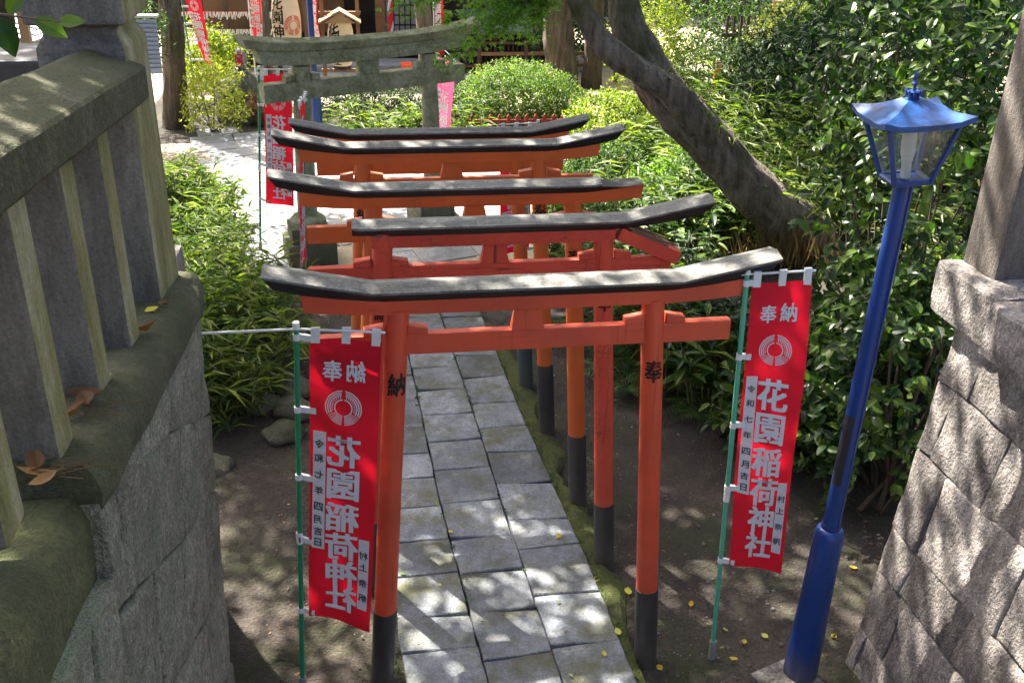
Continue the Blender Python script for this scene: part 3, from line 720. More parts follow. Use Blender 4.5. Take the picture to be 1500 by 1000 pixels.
# ------------------------------------------------------------------ vermilion torii row
def torii(y, x, pm, lp, label, sleeve=0.5, sm='sleeve_black', k=1.0, cover=(-1.25, 1.25), cap=(-1.25, 1.25), lintel=(-1.085, 1.085), broken=False, cut=0, rz=0.0):
    t = empty('torii_gate', (x, y, 0), rz, label, 'torii gate', 'row of vermilion torii gates over the path')
    P, X = MT[pm], MT[lp]
    hb, ht = 0.79*k, 0.635*k
    ztop = 2.36*k
    for s in (-1, 1):
        mb = MB(); zz = [-0.05, 0.8, 1.6, ztop + (0.07 if broken and s < 0 else 0.0)]
        def px(z): return s*(hb + (ht-hb)*z/2.35/k)
        mb.tube([(px(z), 0, z) for z in zz], [0.064, 0.062, 0.059, 0.057], 20)
        p = mb.build('post', P, t, smooth=True)
        mb = MB(); mb.tube([(px(z), 0, z) for z in (-0.06, sleeve*0.5, sleeve)], [0.068, 0.0675, 0.067], 20)
        mb.build('post_sleeve', MT[sm], p, smooth=True)
        gv, gf = glyph('納' if s < 0 else '奉')
        z0 = 1.97*k; zc = z0; R = 0.0605
        mb = MB(); vs = []
        for q, (dx, dy) in enumerate(STROKES):
            vs = []
            for gx_, gy_ in gv:
                a = (gx_+dx*0.022)*0.095/R; z = z0 + (gy_+dy*0.022)*0.125
                a += -0.10 if s > 0 else 0.15
                rr_ = R + 0.0012 + q*0.0002
                vs.append((px(z) + math.sin(a)*rr_, -math.cos(a)*rr_, z))
            mb.add(vs, gf)
        mb.build('inscription', MT['ink'], p, fix=False)
    # tie beam with wedges and centre strut
    mb = MB(); mb.box((0, 0, 2.172*k), (2.1*k, 0.052, 0.108)); mb.build('tie_beam', X, t, bevel=0.004)
    for s in (-1, 1):
        for w in (-1, 1):
            xp = s*0.648*k
            x0, x1 = xp + w*0.058, xp + w*0.155
            mb = MB(); zb = 2.227*k
            q = [(x0, zb), (x1, zb), (x1, zb+0.030), (x0, zb+0.046)]
            mb.prism(q, 'y', -0.030, 0.030); mb.build('wedge', X, t, bevel=0.003)
    zl = 2.343*k
    mb = MB(); q = [(-0.082, 2.228*k), (0.082, 2.228*k), (0.058, zl), (-0.058, zl)]
    mb.prism(q, 'y', -0.034, 0.034); mb.build('centre_strut', P, t, bevel=0.003)
    # lower lintel with lifted ends
    def lift(xx, e, rise): 
        a = max(0, (abs(xx)-0.70*k)/(e-0.70*k)); return rise*a*(0.6+0.4*a)
    xs_ = [lintel[0]*k, -0.9*k, -0.7*k, -0.3*k, 0.3*k, 0.7*k, 0.9*k, lintel[1]*k]
    if broken: xs_ = [-0.70, -0.3, 0.3, 0.695]
    rings = []
    for xx in xs_:
        z0 = zl + lift(xx, 1.085*k, 0.028); z1 = z0 + 0.072 + lift(xx, 1.085*k, 0.02)
        sl_ = 0.012 if abs(xx) > 0.95*k else 0
        sx = math.copysign(sl_, xx)
        rings.append([(xx-sx, -0.048, z0), (xx-sx, 0.048, z0), (xx, 0.052, z1), (xx, -0.052, z1)])
    mb = MB(); mb.loft(rings); mb.build('lower_lintel', X, t, bevel=0.003)
    # black top lintel
    def kz(xx):
        z0 = zl + lift(xx, 1.085*k, 0.028) + 0.0725 + lift(xx, 1.085*k, 0.02)
        z1 = zl + 0.122 + max(0, abs(xx)-0.755*k)*0.205
        return z0, z1
    stn = sorted(set([cap[0]*k, -1.08*k, -0.92*k, -0.755*k, -0.3*k, 0.3*k, 0.755*k, 0.92*k, 1.08*k, cap[1]*k]))
    stn = [v for v in stn if cap[0]*k-1e-6 <= v <= cap[1]*k+1e-6]
    rings = []
    for xx in stn:
        z0, z1 = kz(xx); e = 0.045 if abs(xx) > 1.15*k else 0.0
        if cut and xx > cut: z1 -= (xx-cut)*0.34
        z1 = max(z1, z0+0.006)
        sx = math.copysign(e, xx)
        rings.append([(xx-sx, -0.050, z0), (xx-sx, 0.050, z0), (xx, 0.084, z1), (xx, -0.084, z1)])
    mb = MB(); mb.loft(rings); kas = mb.build('top_lintel', MT['black_paint'], t, bevel=0.003)
    stn = [v for v in sorted(set([cover[0]*k, -0.755*k, -0.2*k, 0.35*k, 0.755*k, cover[1]*k])) if cover[0]*k-1e-6 <= v <= cover[1]*k+1e-6]
    rings = []
    for xx in stn:
        z1 = kz(xx)[1] + 0.002
        rings.append([(xx, -0.089, z1-0.006), (xx, 0.089, z1-0.006), (xx, 0.089, z1+0.007), (xx, 0.0, z1+0.026), (xx, -0.089, z1+0.007)])
    mb = MB(); mb.loft(rings); mb.build('roof_cover', MT['roof_grey'], kas, bevel=0.002)
    if broken:
        # snapped right end of the lower lintel, sagging from the post
        rot = Matrix.Rotation(math.radians(24), 3, 'Y')
        q = Vector((0.72, -0.01, 2.392))
        o = MB().box((0.20, 0, -0.005), (0.40, 0.098, 0.078)).build('broken_lintel_end', X, t, bevel=0.004)
        tag(o, 'snapped lintel end sagging below the black cap'); o.location = q; o.rotation_euler = rot.to_euler()
        mb = MB()
        for i in range(16):
            a = rnd.uniform(-0.02, 0.12); yy = rnd.uniform(-0.045, 0.045); ln = rnd.uniform(0.14, 0.28)
            mb.box((a+ln/2, yy, 0.040+rnd.uniform(0, 0.018)), (ln, 0.014, 0.010), Matrix.Rotation(rnd.uniform(-0.07, 0.07), 3, 'Z'))
        mb.build('splintered_wood', MT['broken_wood'], o)
        mb = MB()
        for i in range(14):
            mb.box((-0.635 + rnd.uniform(-0.06, 0.06), rnd.uniform(-0.05, 0.05), 2.43+rnd.uniform(-0.01, 0.012)), (0.03, 0.016, rnd.uniform(0.03, 0.06)), Matrix.Rotation(rnd.uniform(-0.2, 0.2), 3, 'X'))
        mb.build('splintered_wood', MT['broken_wood'], t)
    return t
torii(0.0, 0.0, 'red_paint', 'red_paint_x', 'nearest red torii gate between the two front red banners, grey capped lintel whole', 0.52)
torii(0.90, -0.043, 'worn_red', 'worn_red_x', 'cracked red torii gate with a snapped lintel end sagging on the right', 0.49, cover=(-0.80, 1.26), cap=(-0.80, 1.26), broken=True)
torii(1.60, -0.077, 'orange_paint', 'orange_paint_x', 'orange torii gate whose grey cap has lost its right tip, third from the front', 0.60, cover=(-1.26, 0.80), cap=(-1.26, 1.08), cut=0.80)
torii(2.60, -0.128, 'orange_paint', 'orange_paint_x', 'orange torii gate with both black lintel tips whole, fourth from the front', 0.66)
torii(3.45, -0.127, 'orange_paint', 'orange_paint_x', 'farthest orange torii gate, post feet sheathed in grey green', 0.85, 'sleeve_green', k=0.95)

# ------------------------------------------------------------------ mossy stone torii at the forecourt
def stone_torii():
    cl, cr = Vector((-1.40, 6.85, 0)), Vector((0.09, 7.62, 0))
    mid = (cl+cr)/2; az = math.atan2(cr.y-cl.y, cr.x-cl.x); hs = (cr-cl).length/2
    t = empty('stone_torii', mid, az, 'mossy grey green stone torii on square plinths at the end of the path', 'torii gate')
    S = MT['torii_stone']
    for s in (-1, 1):
        mb = MB(); mb.tube([(s*(hs+0.02), 0, 0.5), (s*hs, 0, 1.4), (s*(hs-0.03), 0, 2.24)], [0.115, 0.105, 0.097], 20); mb.build('pillar', S, t, smooth=True)
        mb = MB(); mb.lathe([(0.21, 0.44), (0.21, 0.50), (0.16, 0.55), (0.1, 0.56)], 20, (s*(hs+0.02), 0, 0)); mb.build('pillar_ring', S, t, smooth=True)
        me = MB().box((0, 0, 0.12), (0.56, 0.56, 0.30)).box((0, 0, 0.36), (0.44, 0.44, 0.18)).mesh('plinth', MT['green_stone'], bevel=0.012)
        o = link('plinth', me, t); o.location = (s*(hs+0.02), 0, 0); o.rotation_euler = (0, 0, -az*0.6)
    mb = MB(); mb.box((0, 0, 1.985), (2*hs+0.90, 0.15, 0.20)); mb.build('tie_beam', S, t, bevel=0.008)
    for s in (-1, 1):
        for w in (-1, 1):
            x0 = s*(hs-0.02)+w*0.10; x1 = x0+w*0.10
            MB().prism([(x0, 2.087), (x1, 2.087), (x1, 2.15), (x0, 2.16)], 'y', -0.06, 0.06).build('wedge', S, t, bevel=0.004)
    MB().box((0, 0, 2.165), (0.24, 0.13, 0.158)).build('centre_strut', S, t, bevel=0.006)
    for nm, zb, h, e, d, rise in (('lower_lintel', 2.244, 0.15, hs+0.50, 0.17, 0.06), ('top_lintel', 2.396, 0.115, hs+0.66, 0.26, 0.075)):
        rings = []
        for i in range(15):
            xx = -e + 2*e*i/14; r = rise*(abs(xx)/e)**3
            rz_ = 0.06*(abs(xx)/(hs+0.5))**3*(1 if nm == 'top_lintel' else 1)
            zz = zb + rz_
            sx = math.copysign(0.05, xx) if i in (0, 14) else 0
            hh = h + (0.02*(abs(xx)/e)**3)
            if nm == 'top_lintel': rings.append([(xx-sx, -d/2+0.03, zz), (xx-sx, d/2-0.03, zz), (xx, d/2, zz+hh-0.03), (xx, 0, zz+hh+0.01), (xx, -d/2, zz+hh-0.03)])
            else: rings.append([(xx-sx, -d/2, zz), (xx-sx, d/2, zz), (xx, d/2, zz+h), (xx, -d/2, zz+h)])
        mb = MB(); mb.loft(rings); mb.build(nm, S, t, bevel=0.006)
stone_torii()

# ------------------------------------------------------------------ masonry walls
def clip_poly(poly, x0, x1, y0, y1):
    for ax, val, keep in ((0, x0, 1), (0, x1, -1), (1, y0, 1), (1, y1, -1)):
        out = []
        for i in range(len(poly)):
            a, b = poly[i], poly[(i+1) % len(poly)]
            ia, ib = (a[ax]-val)*keep >= 0, (b[ax]-val)*keep >= 0
            if ia: out.append(a)
            if ia != ib:
                t = (val-a[ax])/(b[ax]-a[ax]); out.append((a[0]+t*(b[0]-a[0]), a[1]+t*(b[1]-a[1])))
        poly = out
        if len(poly) < 3: return []
    return poly

def wall_stone(parent, poly, to3, mat, bulge, seed, gap=0.002, name='stone', rag=0.006):
    """one hewn block: outline in wall coordinates, lumpy split face standing proud of the joints"""
    c = np.mean(np.array(poly), 0)
    pts = []
    n = len(poly)
    per = sum(math.dist(poly[i], poly[(i+1) % n]) for i in range(n))
    for i in range(n):
        a, b = np.array(poly[i]), np.array(poly[(i+1) % n]); d = np.linalg.norm(b-a)
        m = max(1, int(round(22*d/per)))
        for k in range(m):
            q = a+(b-a)*k/m; q = q + (c-q)/max(np.linalg.norm(c-q), 1e-6)*(gap + rag*max(0, noise.noise(Vector((q[0]*6, q[1]*6, seed)))))
            pts.append(q)
    rings = []
    for f, h in ((1.0, -0.10), (1.0, 0.0), (0.985, 0.62), (0.93, 0.90), (0.65, 0.97), (0.3, 1.0)):
        ring = []
        for q in pts:
            p = c+(q-c)*f
            hh = bulge*h + (0.018*noise.noise(Vector((p[0]*5, p[1]*5, seed*3.1))) + 0.010*noise.noise(Vector((p[0]*15, p[1]*15, seed))))*(max(h, 0)**0.5 if h > 0 else 0)*(1 if f < 0.99 else 0)
            ring.append(to3(p[0], p[1], hh if h >= 0 else h))
        rings.append(ring)
    mb = MB(); mb.loft(rings, True)
    return mb.build(name, mat, parent, smooth=True, angle=50)

def coursed_wall(parent, u0, u1, v0, v1, h, ln, rise, slant, to3, mats, bulge, seed):
    """uneven courses climbing gently towards the viewer, near vertical joints"""
    r = random.Random(seed); k = 0
    nrow = int((v1-v0 + abs(rise)*(u1-u0))/h)+3
    cuts = [v0 - abs(rise)*(u1-u0) + (j + r.uniform(-0.16, 0.16))*h for j in range(nrow)]
    def line(j, u): return cuts[j] + rise*(u1-u) + 0.05*h*math.sin(u*5+j*2.1)
    for j in range(nrow-1):
        u = u0 - ln*r.uniform(0.3, 1.0); ds = slant*h*r.uniform(0.3, 1.4)
        while u < u1:
            w = ln*r.uniform(0.7, 1.35); ds2 = slant*h*r.uniform(0.2, 1.5)
            poly = [(u, line(j, u)), (u+w, line(j, u+w)), (u+w+ds2, line(j+1, u+w+ds2)), (u+ds, line(j+1, u+ds))]
            poly = clip_poly(poly, u0, u1, v0, v1)
            u += w; ds = ds2
            if not poly: continue
            ar = 0.5*abs(sum(poly[q][0]*poly[(q+1) % len(poly)][1]-poly[(q+1) % len(poly)][0]*poly[q][1] for q in range(len(poly))))
            if ar < 0.006: continue
            k += 1
            wall_stone(parent, poly, to3, mats[k % len(mats)], bulge*r.uniform(0.6, 1.3), seed+k*1.37)

# left retaining wall
lw = empty('stone_wall', (-1.7, -1.2, 0), 0, 'grey green retaining wall of big rough stones under the left balustrade', 'wall')
LWX = -1.515
def cop_z(y): return 2.615 - 0.125*(y+0.1)
MB().box((-0.45, -1.15, 1.25), (1.2, 3.9, 2.62)).build('mortar_core', MT['mortar'], lw, bevel=0.01)
def lw3(u, v, h):  # u = y, v = z; far edge leans a little towards the viewer at its foot
    k = (u+4.2)/3.95; yy = u - 0.40*(1-v/2.6)*max(0, k)
    return (LWX + h + 1.7 - 0.02*(1-v/2.6), yy + 1.2, v*(cop_z(u)-(0.13 if u > -2.03 else 0.33))/2.56)
coursed_wall(lw, -4.2, -2.031, -0.1, 2.56, 0.46, 0.62, 0.25, 0.25, lw3, [MT['wall_stone']], 0.012, 17)
coursed_wall(lw, -2.029, -0.22, -0.1, 2.56, 0.46, 0.62, 0.30, 0.25, lw3, [MT['wall_stone']], 0.012, 11)

# left balustrade standing on its coping
lb = empty('stone_balustrade', (-1.7, -1.2, 2.6), 0, 'weathered olive stone balustrade with square balusters and a thick end post at left', 'balustrade')
OB = Vector((-1.7, -1.2, 2.6))
def cop_block(y0, y1, mat, seed, xr=-1.47, dz=0.0, lab=None, th=0.24, rag=0.012):
    rings = []
    N = max(4, int((y1-y0)/0.12))
    for i in range(N+1):
        y = y0+(y1-y0)*i/N; z = cop_z(y)+dz; e = 0.02 if i in (0, N) else 0.0
        q = [(-2.25, z-th), (-2.25, z), (-1.78, z), (-1.60, z), (xr-0.05, z-0.008), (xr-0.012-e, z-0.035), (xr-e*0.6, z-0.09), (xr-0.005-e*0.6, z-th)]
        rings.append([Vector((a, y, b)) - OB for a, b in q])
    mb = MB(); mb.loft(rings); me = mb.mesh('coping_stone', mat, smooth=True, angle=45); roughen(me, rag, 5, seed)
    o = link('coping_stone', me, lb)
    if lab: tag(o, lab)
cop_block(-2.02, -0.06, MT['rail_stone'], 1, xr=-1.492, th=0.15)
cop_block(-4.3, -2.035, MT['moss_stone'], 2, xr=-1.535, dz=-0.10, lab='greener mossy coping stone nearest the viewer', th=0.30)
bal0 = None
for i, y in enumerate((-1.02, -1.47, -1.92, -2.35, -2.80, -3.25)):
    zb, zt = cop_z(y)-0.02, 3.48+0.075*(-y-0.85)+0.10
    if bal0 is None:
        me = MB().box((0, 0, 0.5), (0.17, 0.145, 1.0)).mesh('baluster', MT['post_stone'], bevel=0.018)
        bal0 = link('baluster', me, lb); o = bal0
    else:
        o = bal0.copy(); COL.objects.link(o); o.parent = lb
    o.location = Vector((-1.685, y, zb)) - OB; o.scale = (1, 1, zt-zb); o.rotation_euler = (0.0, 0, rnd.uniform(-0.02, 0.02))
rings = []
for i in range(25):
    y = -4.2 + 3.72*i/24; z = 3.475 + 0.07*(-y-0.85) + 0.02
    q = [(-1.86, z), (-1.555, z), (-1.545, z+0.012), (-1.545, z+0.115), (-1.555, z+0.126), (-1.72, z+0.185), (-1.74, z+0.185), (-1.87, z+0.13)]
    rings.append([Vector((a, y, b)) - OB for a, b in q])
mb = MB(); mb.loft(rings); me = mb.mesh('top_rail', MT['rail_stone'], smooth=True, angle=28); roughen(me, 0.005, 5, 4); link('top_rail', me, lb)
# thick end post: shaft, neck groove and head block
prof = [(0.20, -0.03), (0.20, 1.03), (0.165, 1.075), (0.165, 1.10), (0.225, 1.115), (0.225, 1.36), (0.16, 1.42)]
mb = MB(); mb.loft([[Vector((-1.755+sx*r*0.775, -0.315+sy*r*1.05, 2.63+z)) - OB for sx, sy in ((-1,-1),(1,-1),(1,1),(-1,1))] for r, z in prof])
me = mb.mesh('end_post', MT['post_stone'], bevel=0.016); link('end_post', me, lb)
# sunlit kerb stones running on beyond the end post
kb = empty('stone_kerb', (-1.80, 0.12, 0), 0, 'pale sunlit kerb of a lower flank wall just beyond the left end post', 'kerb')
for j in range(2):
    me = MB().box((0, 0.36*j, 2.56-0.16*j), (0.18, 0.34, 0.16)).box((0, 0.36*j, 1.24-0.08*j), (0.12, 0.335, 2.48-0.16*j)).mesh('kerb_stone', MT['grey_stone'], bevel=0.012)
    link('kerb_stone', me, kb)

# right retaining wall
rw = empty('stone_wall', (2.4, -1.2, 0), 0, 'sunlit grey retaining wall of diagonal stones at the right edge', 'wall')
MB().box((0.30, -1.02, 1.1), (0.85, 3.6, 2.26)).build('mortar_core', MT['mortar'], rw, bevel=0.01)
def rw3(u, v, h):
    return (2.005 + 0.085*v - h - 2.4, u + 1.2 + 0.0*v, v)
coursed_wall(rw, -3.6, -0.20, -0.1, 2.27, 0.43, 0.55, 0.04, -0.08, rw3, [MT['grey_stone']], 0.014, 23)
# coping blocks and the right hand post
for y0, y1, zt, xr, sd in ((-0.53, -0.02, 2.51, 2.115, 1), (-1.25, -0.545, 2.505, 2.07, 2), (-2.1, -1.265, 2.52, 2.08, 3), (-3.2, -2.115, 2.52, 2.09, 4)):
    mb = MB(); n = 6; rings = []
    for i in range(n+1):
        y = y0+(y1-y0)*i/n; e = 0.02 if i in (0, n) else 0
        q = [(3.0, zt-0.26), (xr+0.012+e*0.5, zt-0.26), (xr+e*0.5, zt-0.2), (xr+0.004+e*0.5, zt-0.10), (xr+0.008+e*0.5, zt-0.012), (xr+0.022, zt), (xr+0.2, zt), (3.0, zt)]
        rings.append([Vector((a-2.4, y+1.2, b)) for a, b in q])
    mb.loft(rings); me = mb.mesh('coping_stone', MT['grey_stone'], smooth=True, angle=30, sub=2); roughen(me, 0.010, 9, sd*3)
    link('coping_stone', me, rw)
rp = empty('stone_post', (2.44, -0.17, 2.5), 0, 'square brown grey stone post on the right wall coping', 'post')
mb = MB(); mb.loft([[Vector((sx*r, sy*r*0.72, z)) for sx, sy in ((-1,-1),(1,-1),(1,1),(-1,1))] for r, z in ((0.19, 0.0), (0.19, 1.32), (0.16, 1.36), (0.215, 1.38), (0.215, 1.62))])
link('shaft', mb.mesh('shaft', MT['brown_stone'], bevel=0.014), rp)
me = MB().box((0.45, 0.0, 0.86), (0.52, 0.2, 0.2)).mesh('side_rail', MT['brown_stone'], bevel=0.014); link('side_rail', me, rp)

# ------------------------------------------------------------------ front banners
banner('banner', (1.19, -0.06, -0.02), (1.085, -0.06, 2.49), (1.112, -0.065, 2.445), (1.425, -0.085, 2.450), (1.205, -0.065, 0.70), (1.53, -0.085, 0.63), MT['aqua_plastic'], False,
       'red banner with readable white writing right of the nearest torii', seed=1.0)
banner('banner', (-1.247, -0.03, -0.02), (-1.115, -0.03, 2.285), (-1.055, -0.05, 2.24), (-0.715, -0.12, 2.245), (-1.17, -0.05, 0.565), (-0.845, -0.12, 0.505), MT['green_plastic'], True,
       'red banner with mirrored white writing left of the nearest torii', arm_from=(-1.575, 0.0, 2.27), seed=2.4)

# ------------------------------------------------------------------ blue street lamps
def street_lamp(loc, label, tilt, lantern=True):
    t = empty('street_lamp', loc, 0, label, 'street lamp', 'blue street lamps'); t.rotation_euler = tilt
    B = MT['blue_paint']
    MB().lathe([(0.0475, 0.9), (0.0440, 3.03)], 24).build('pole', B, t, smooth=True)
    mb = MB(); mb.lathe([(0.100, -0.05), (0.098, 0.05), (0.085, 0.60), (0.080, 1.01), (0.076, 1.045), (0.062, 1.062), (0.047, 1.065)], 24); mb.build('base_sleeve', B, t, smooth=True)
    mb = MB(); rings = []
    for z in (1.36, 1.78):
        rings.append([((0.0485)*math.cos(a), 0.0485*math.sin(a), z) for a in [math.radians(-185+q*14) for q in range(6)]])
    mb.loft(rings, cap=False, closed=False); mb.build('inspection_plate', MT['black_plate'], t, fix=False)
    mb = MB(); 
    for z in (1.07, 3.0): mb.tube([(0, 0, z-0.0), (0, 0, z+0.018)], 0.052, 20)
    mb.tube([(0.0478*math.cos(-1.25), 0.0478*math.sin(-1.25), z) for z in (1.07, 2.0, 3.0)], 0.0035, 6)
    mb.build('pole_seam', B, t, smooth=True)
    if not lantern: return t
    ln = empty('lantern', (0, 0, 3.02)); ln.parent = t; ln.rotation_euler = (0, math.radians(-6), math.radians(-6)); ln.scale = (0.86, 0.86, 0.86)
    bw, tw, h = 0.095, 0.185, 0.345
    mb = MB()
    cs = [(-1,-1),(1,-1),(1,1),(-1,1)]
    for i in range(4):
        a, b = cs[i], cs[(i+1) % 4]
        mb.tube([(a[0]*bw, a[1]*bw, 0), (a[0]*tw, a[1]*tw, h)], 0.0155, 6)
        mb.tube([(a[0]*bw, a[1]*bw, 0.01), (b[0]*bw, b[1]*bw, 0.01)], 0.014, 6)
        mb.tube([(a[0]*tw, a[1]*tw, h-0.01), (b[0]*tw, b[1]*tw, h-0.01)], 0.013, 6)
    mb.box((0, 0, 0.0), (2*bw, 2*bw, 0.02)); mb.lathe([(0.03, -0.03), (0.06, -0.012), (0.075, -0.004)], 16)
    mb.build('frame', B, ln)
    for i in range(4):
        a, b = cs[i], cs[(i+1) % 4]; z0, z1 = 0.02, h-0.02
        w0, w1 = bw-0.008, tw-0.008
        MB().add([(a[0]*w0, a[1]*w0, z0), (b[0]*w0, b[1]*w0, z0), (b[0]*w1, b[1]*w1, z1), (a[0]*w1, a[1]*w1, z1)], [(0, 1, 2, 3)]).build('pane', MT['glass'], ln, fix=False)
    mb = MB(); mb.lathe([(0.026, 0.012), (0.026, 0.10), (0.030, 0.105), (0.030, 0.125), (0.024, 0.13)], 16); mb.lathe([(0.033, 0.13), (0.037, 0.15), (0.037, 0.26), (0.030, 0.275), (0.004, 0.28)], 16)
    mb.build('bulb', MT['bulb_white'], ln, smooth=True)
    # swept roof with turned-up corners
    mb = MB(); rings = []; n = 6
    for r, z in ((0.224, h-0.030), (0.227, h), (0.17, h+0.020), (0.12, h+0.040), (0.075, h+0.066), (0.045, h+0.085)):
        ring = []
        for i in range(4):
            a, b = Vector(cs[i]), Vector(cs[(i+1) % 4])
            for k in range(n):
                q = a.lerp(b, k/n); e = abs(k/n-0.5)*2 if True else 0
                c = max(0, (abs(k/n-0.5)*2)-0.4)/0.6
                c = c if k else 1.0
                ring.append((q.x*r*(1+0.03*c), q.y*r*(1+0.03*c), z + 0.03*c*c*(r/0.225)**2))
        rings.append(ring)
    mb.loft(rings); mb.build('roof', MT['blue_roof'], ln, smooth=True, angle=32)
    mb = MB(); z = 0.0
    mb.lathe([(0.036, z-0.005), (0.036, z+0.03), (0.050, z+0.052), (0.030, z+0.05), (0.012, z+0.055), (0.010, z+0.085), (0.020, z+0.095), (0.022, z+0.105), (0.012, z+0.115), (0.009, z+0.13), (0.014, z+0.14), (0.012, z+0.15), (0.003, z+0.185)], 16)
    for k in range(10):
        a = 2*math.pi*k/10; mb.tube([(0.046*math.cos(a), 0.046*math.sin(a), z+0.03), (0.056*math.cos(a), 0.056*math.sin(a), z+0.066)], [0.012, 0.005], 5)
    fo = mb.build('finial', B, ln, smooth=True); fo.location = (0, 0, h+0.083); fo.scale = (0.8, 0.8, 0.8)
    return t
street_lamp((1.66, -0.27, 0), 'tall blue street lamp with four sided glass lantern beside the right wall', (0.0, math.radians(0.7), 0))
street_lamp((-1.43, 11.5, 0), 'distant blue lamp pole seen through the stone torii', (0, 0, 0.4))
fl = empty('footing_slab', (1.58, -0.36, 0), 0.35, 'small square concrete footing slab at the blue lamp foot', 'slab')
MB().box((0, 0, -0.005), (0.34, 0.36, 0.05)).build('concrete_block', MT['grey_stone'], fl, bevel=0.006)

# ------------------------------------------------------------------ trees
def trunk_mesh(pts, rads, n=18, seed=0, mat='bark', wob=0.22, steps=5):
    P = [Vector(p) for p in pts]; Q, R = [], []
    for i in range(len(P)-1):   # Catmull-Rom through the given centre line
        a, b, c, d = P[max(i-1, 0)], P[i], P[i+1], P[min(i+2, len(P)-1)]
        for k in range(steps):
            t = k/steps
            Q.append(0.5*((2*b) + (c-a)*t + (2*a-5*b+4*c-d)*t*t + (3*b-a-3*c+d)*t**3)); R.append(rads[i]+(rads[i+1]-rads[i])*t)
    Q.append(P[-1]); R.append(rads[-1])
    mb = MB(); mb.tube(Q, R, n*2, wob=wob, seed=seed)
    me = mb.mesh('trunk', MT[mat], smooth=True, angle=180); roughen(me, 0.018, 4, seed); roughen(me, 0.012, 15, seed+3); return me

lt = empty('leaning_tree', (4.05, 5.0, 0.3), 0, 'big grey barked tree leaning left over the path with a mossy forked limb', 'tree', 'trees')
OT = Vector((4.05, 5.0, 0.3)); R_ = lambda ps: [Vector(p)-OT for p in ps]
link('trunk', trunk_mesh(R_([(4.12, 5.0, -0.1), (4.08, 5.0, 0.22), (3.93, 5.0, 0.62), (3.55, 5.0, 1.02), (3.06, 5.0, 1.43), (2.68, 5.0, 1.82), (2.20, 5.02, 2.28), (1.97, 5.06, 2.62), (1.80, 5.12, 2.92), (1.74, 5.2, 3.4), (1.9, 5.4, 4.8), (2.4, 5.8, 6.5)]),
     [0.46, 0.33, 0.28, 0.255, 0.24, 0.235, 0.215, 0.18, 0.165, 0.155, 0.13, 0.08], 22, 3, wob=0.16), lt)
link('limb', trunk_mesh(R_([(2.62, 4.93, 1.90), (2.42, 4.85, 2.13), (2.15, 4.8, 2.38), (1.84, 4.78, 2.56), (1.53, 4.8, 2.76), (1.35, 4.85, 2.98), (1.22, 4.88, 3.25), (1.1, 4.9, 3.9), (0.8, 5.2, 4.9)]),
     [0.17, 0.155, 0.135, 0.12, 0.11, 0.10, 0.095, 0.085, 0.05], 16, 9, wob=0.16), lt)
link('root', trunk_mesh(R_([(4.42, 4.95, -0.1), (4.30, 4.95, 0.35), (4.02, 4.95, 0.85), (3.7, 4.98, 1.15)]), [0.2, 0.14, 0.12, 0.08], 14, 5), lt)
link('crown', crown_mesh('crown', MT['crown'], [((-1.5, 0.8, 6.6), (2.3, 2.0, 1.5)), ((0.3, 3.6, 7.6), (1.7, 1.5, 0.9)), ((2.2, 3.0, 7.4), (1.9, 1.8, 0.9)), ((-1.6, 5.6, 7.6), (1.6, 1.3, 0.9)), ((0.3, 5.8, 7.7), (1.4, 1.4, 0.9)), ((2.2, 6.0, 7.8), (1.9, 1.6, 0.9))], 400, 9, 0.13, 31), lt)
# hanging spray of small lobed leaves below the limb
g = np.random.default_rng(5); mb = MB(); P, A, N, Ls = [], [], [], []
ends = [(-0.50, 4.9, 3.06), (0.55, 4.9, 2.86), (0.22, 4.95, 2.68), (-0.02, 5.0, 2.56), (0.85, 4.9, 3.0), (0.30, 4.8, 3.08), (0.05, 5.1, 2.95), (0.7, 5.1, 3.1), (-0.2, 4.9, 3.15), (0.45, 5.0, 2.98), (0.62, 4.75, 3.02), (0.15, 4.8, 2.80), (0.80, 5.0, 2.78), (0.38, 5.1, 3.12), (0.60, 4.8, 3.14)]
for e in ends:
    s = np.array([1.18, 4.9, 3.42]); e = np.array(e); m = (s+e)/2 + np.array([0, 0, 0.10])
    mb.tube([s-np.array(OT), m-np.array(OT), e-np.array(OT)], [0.010, 0.006, 0.002], 4)
    for _ in range(120):
        t = g.uniform(0.3, 1.0)**0.8; q = (1-t)**2*s+2*t*(1-t)*m+t*t*e + g.normal(0, 0.055, 3)
        nn = unit(np.array([g.normal(0, 0.3), -0.5+g.normal(0, 0.3), 1.0])); ax = unit(np.cross(nn, g.normal(0, 1, 3))); sd = np.cross(nn, ax); sz = g.uniform(0.035, 0.06)
        for th in (-1.75, -0.85, 0, 0.85, 1.75):
            P.append(q-np.array(OT)); A.append(ax*math.cos(th)+sd*math.sin(th) - 0.25*nn); N.append(nn); Ls.append(sz*(1 if th == 0 else 0.9 if abs(th) < 1 else 0.6))
Ls = np.array(Ls)
link('leaf_spray', leaf_mesh('leaf_spray', [MT['maple'], MT['twig']], [leaf_arrays(P, A, N, Ls, Ls*0.36, flat=True)], mb, 5), lt)
# moss and small ferns on the fork
g = np.random.default_rng(8); P = []
for _ in range(120):
    t = g.random(); P.append(np.array([2.05+0.75*t, 4.78, 2.50-0.62*t])-np.array(OT) + np.array([g.normal(0, 0.08), g.uniform(-0.1, 0.12), g.uniform(0.02, 0.12)]))
A = unit(g.normal(0, 0.6, (120, 3)) + np.array([0.2, -0.6, -0.2])); 
link('tuft', leaf_mesh('tuft', MT['bamboo'], [leaf_arrays(P, A, np.tile([0, -0.3, 1.0], (120, 1)), g.uniform(0.06, 0.16, 120), 0.014, droop=0.5)], None, 2), lt)

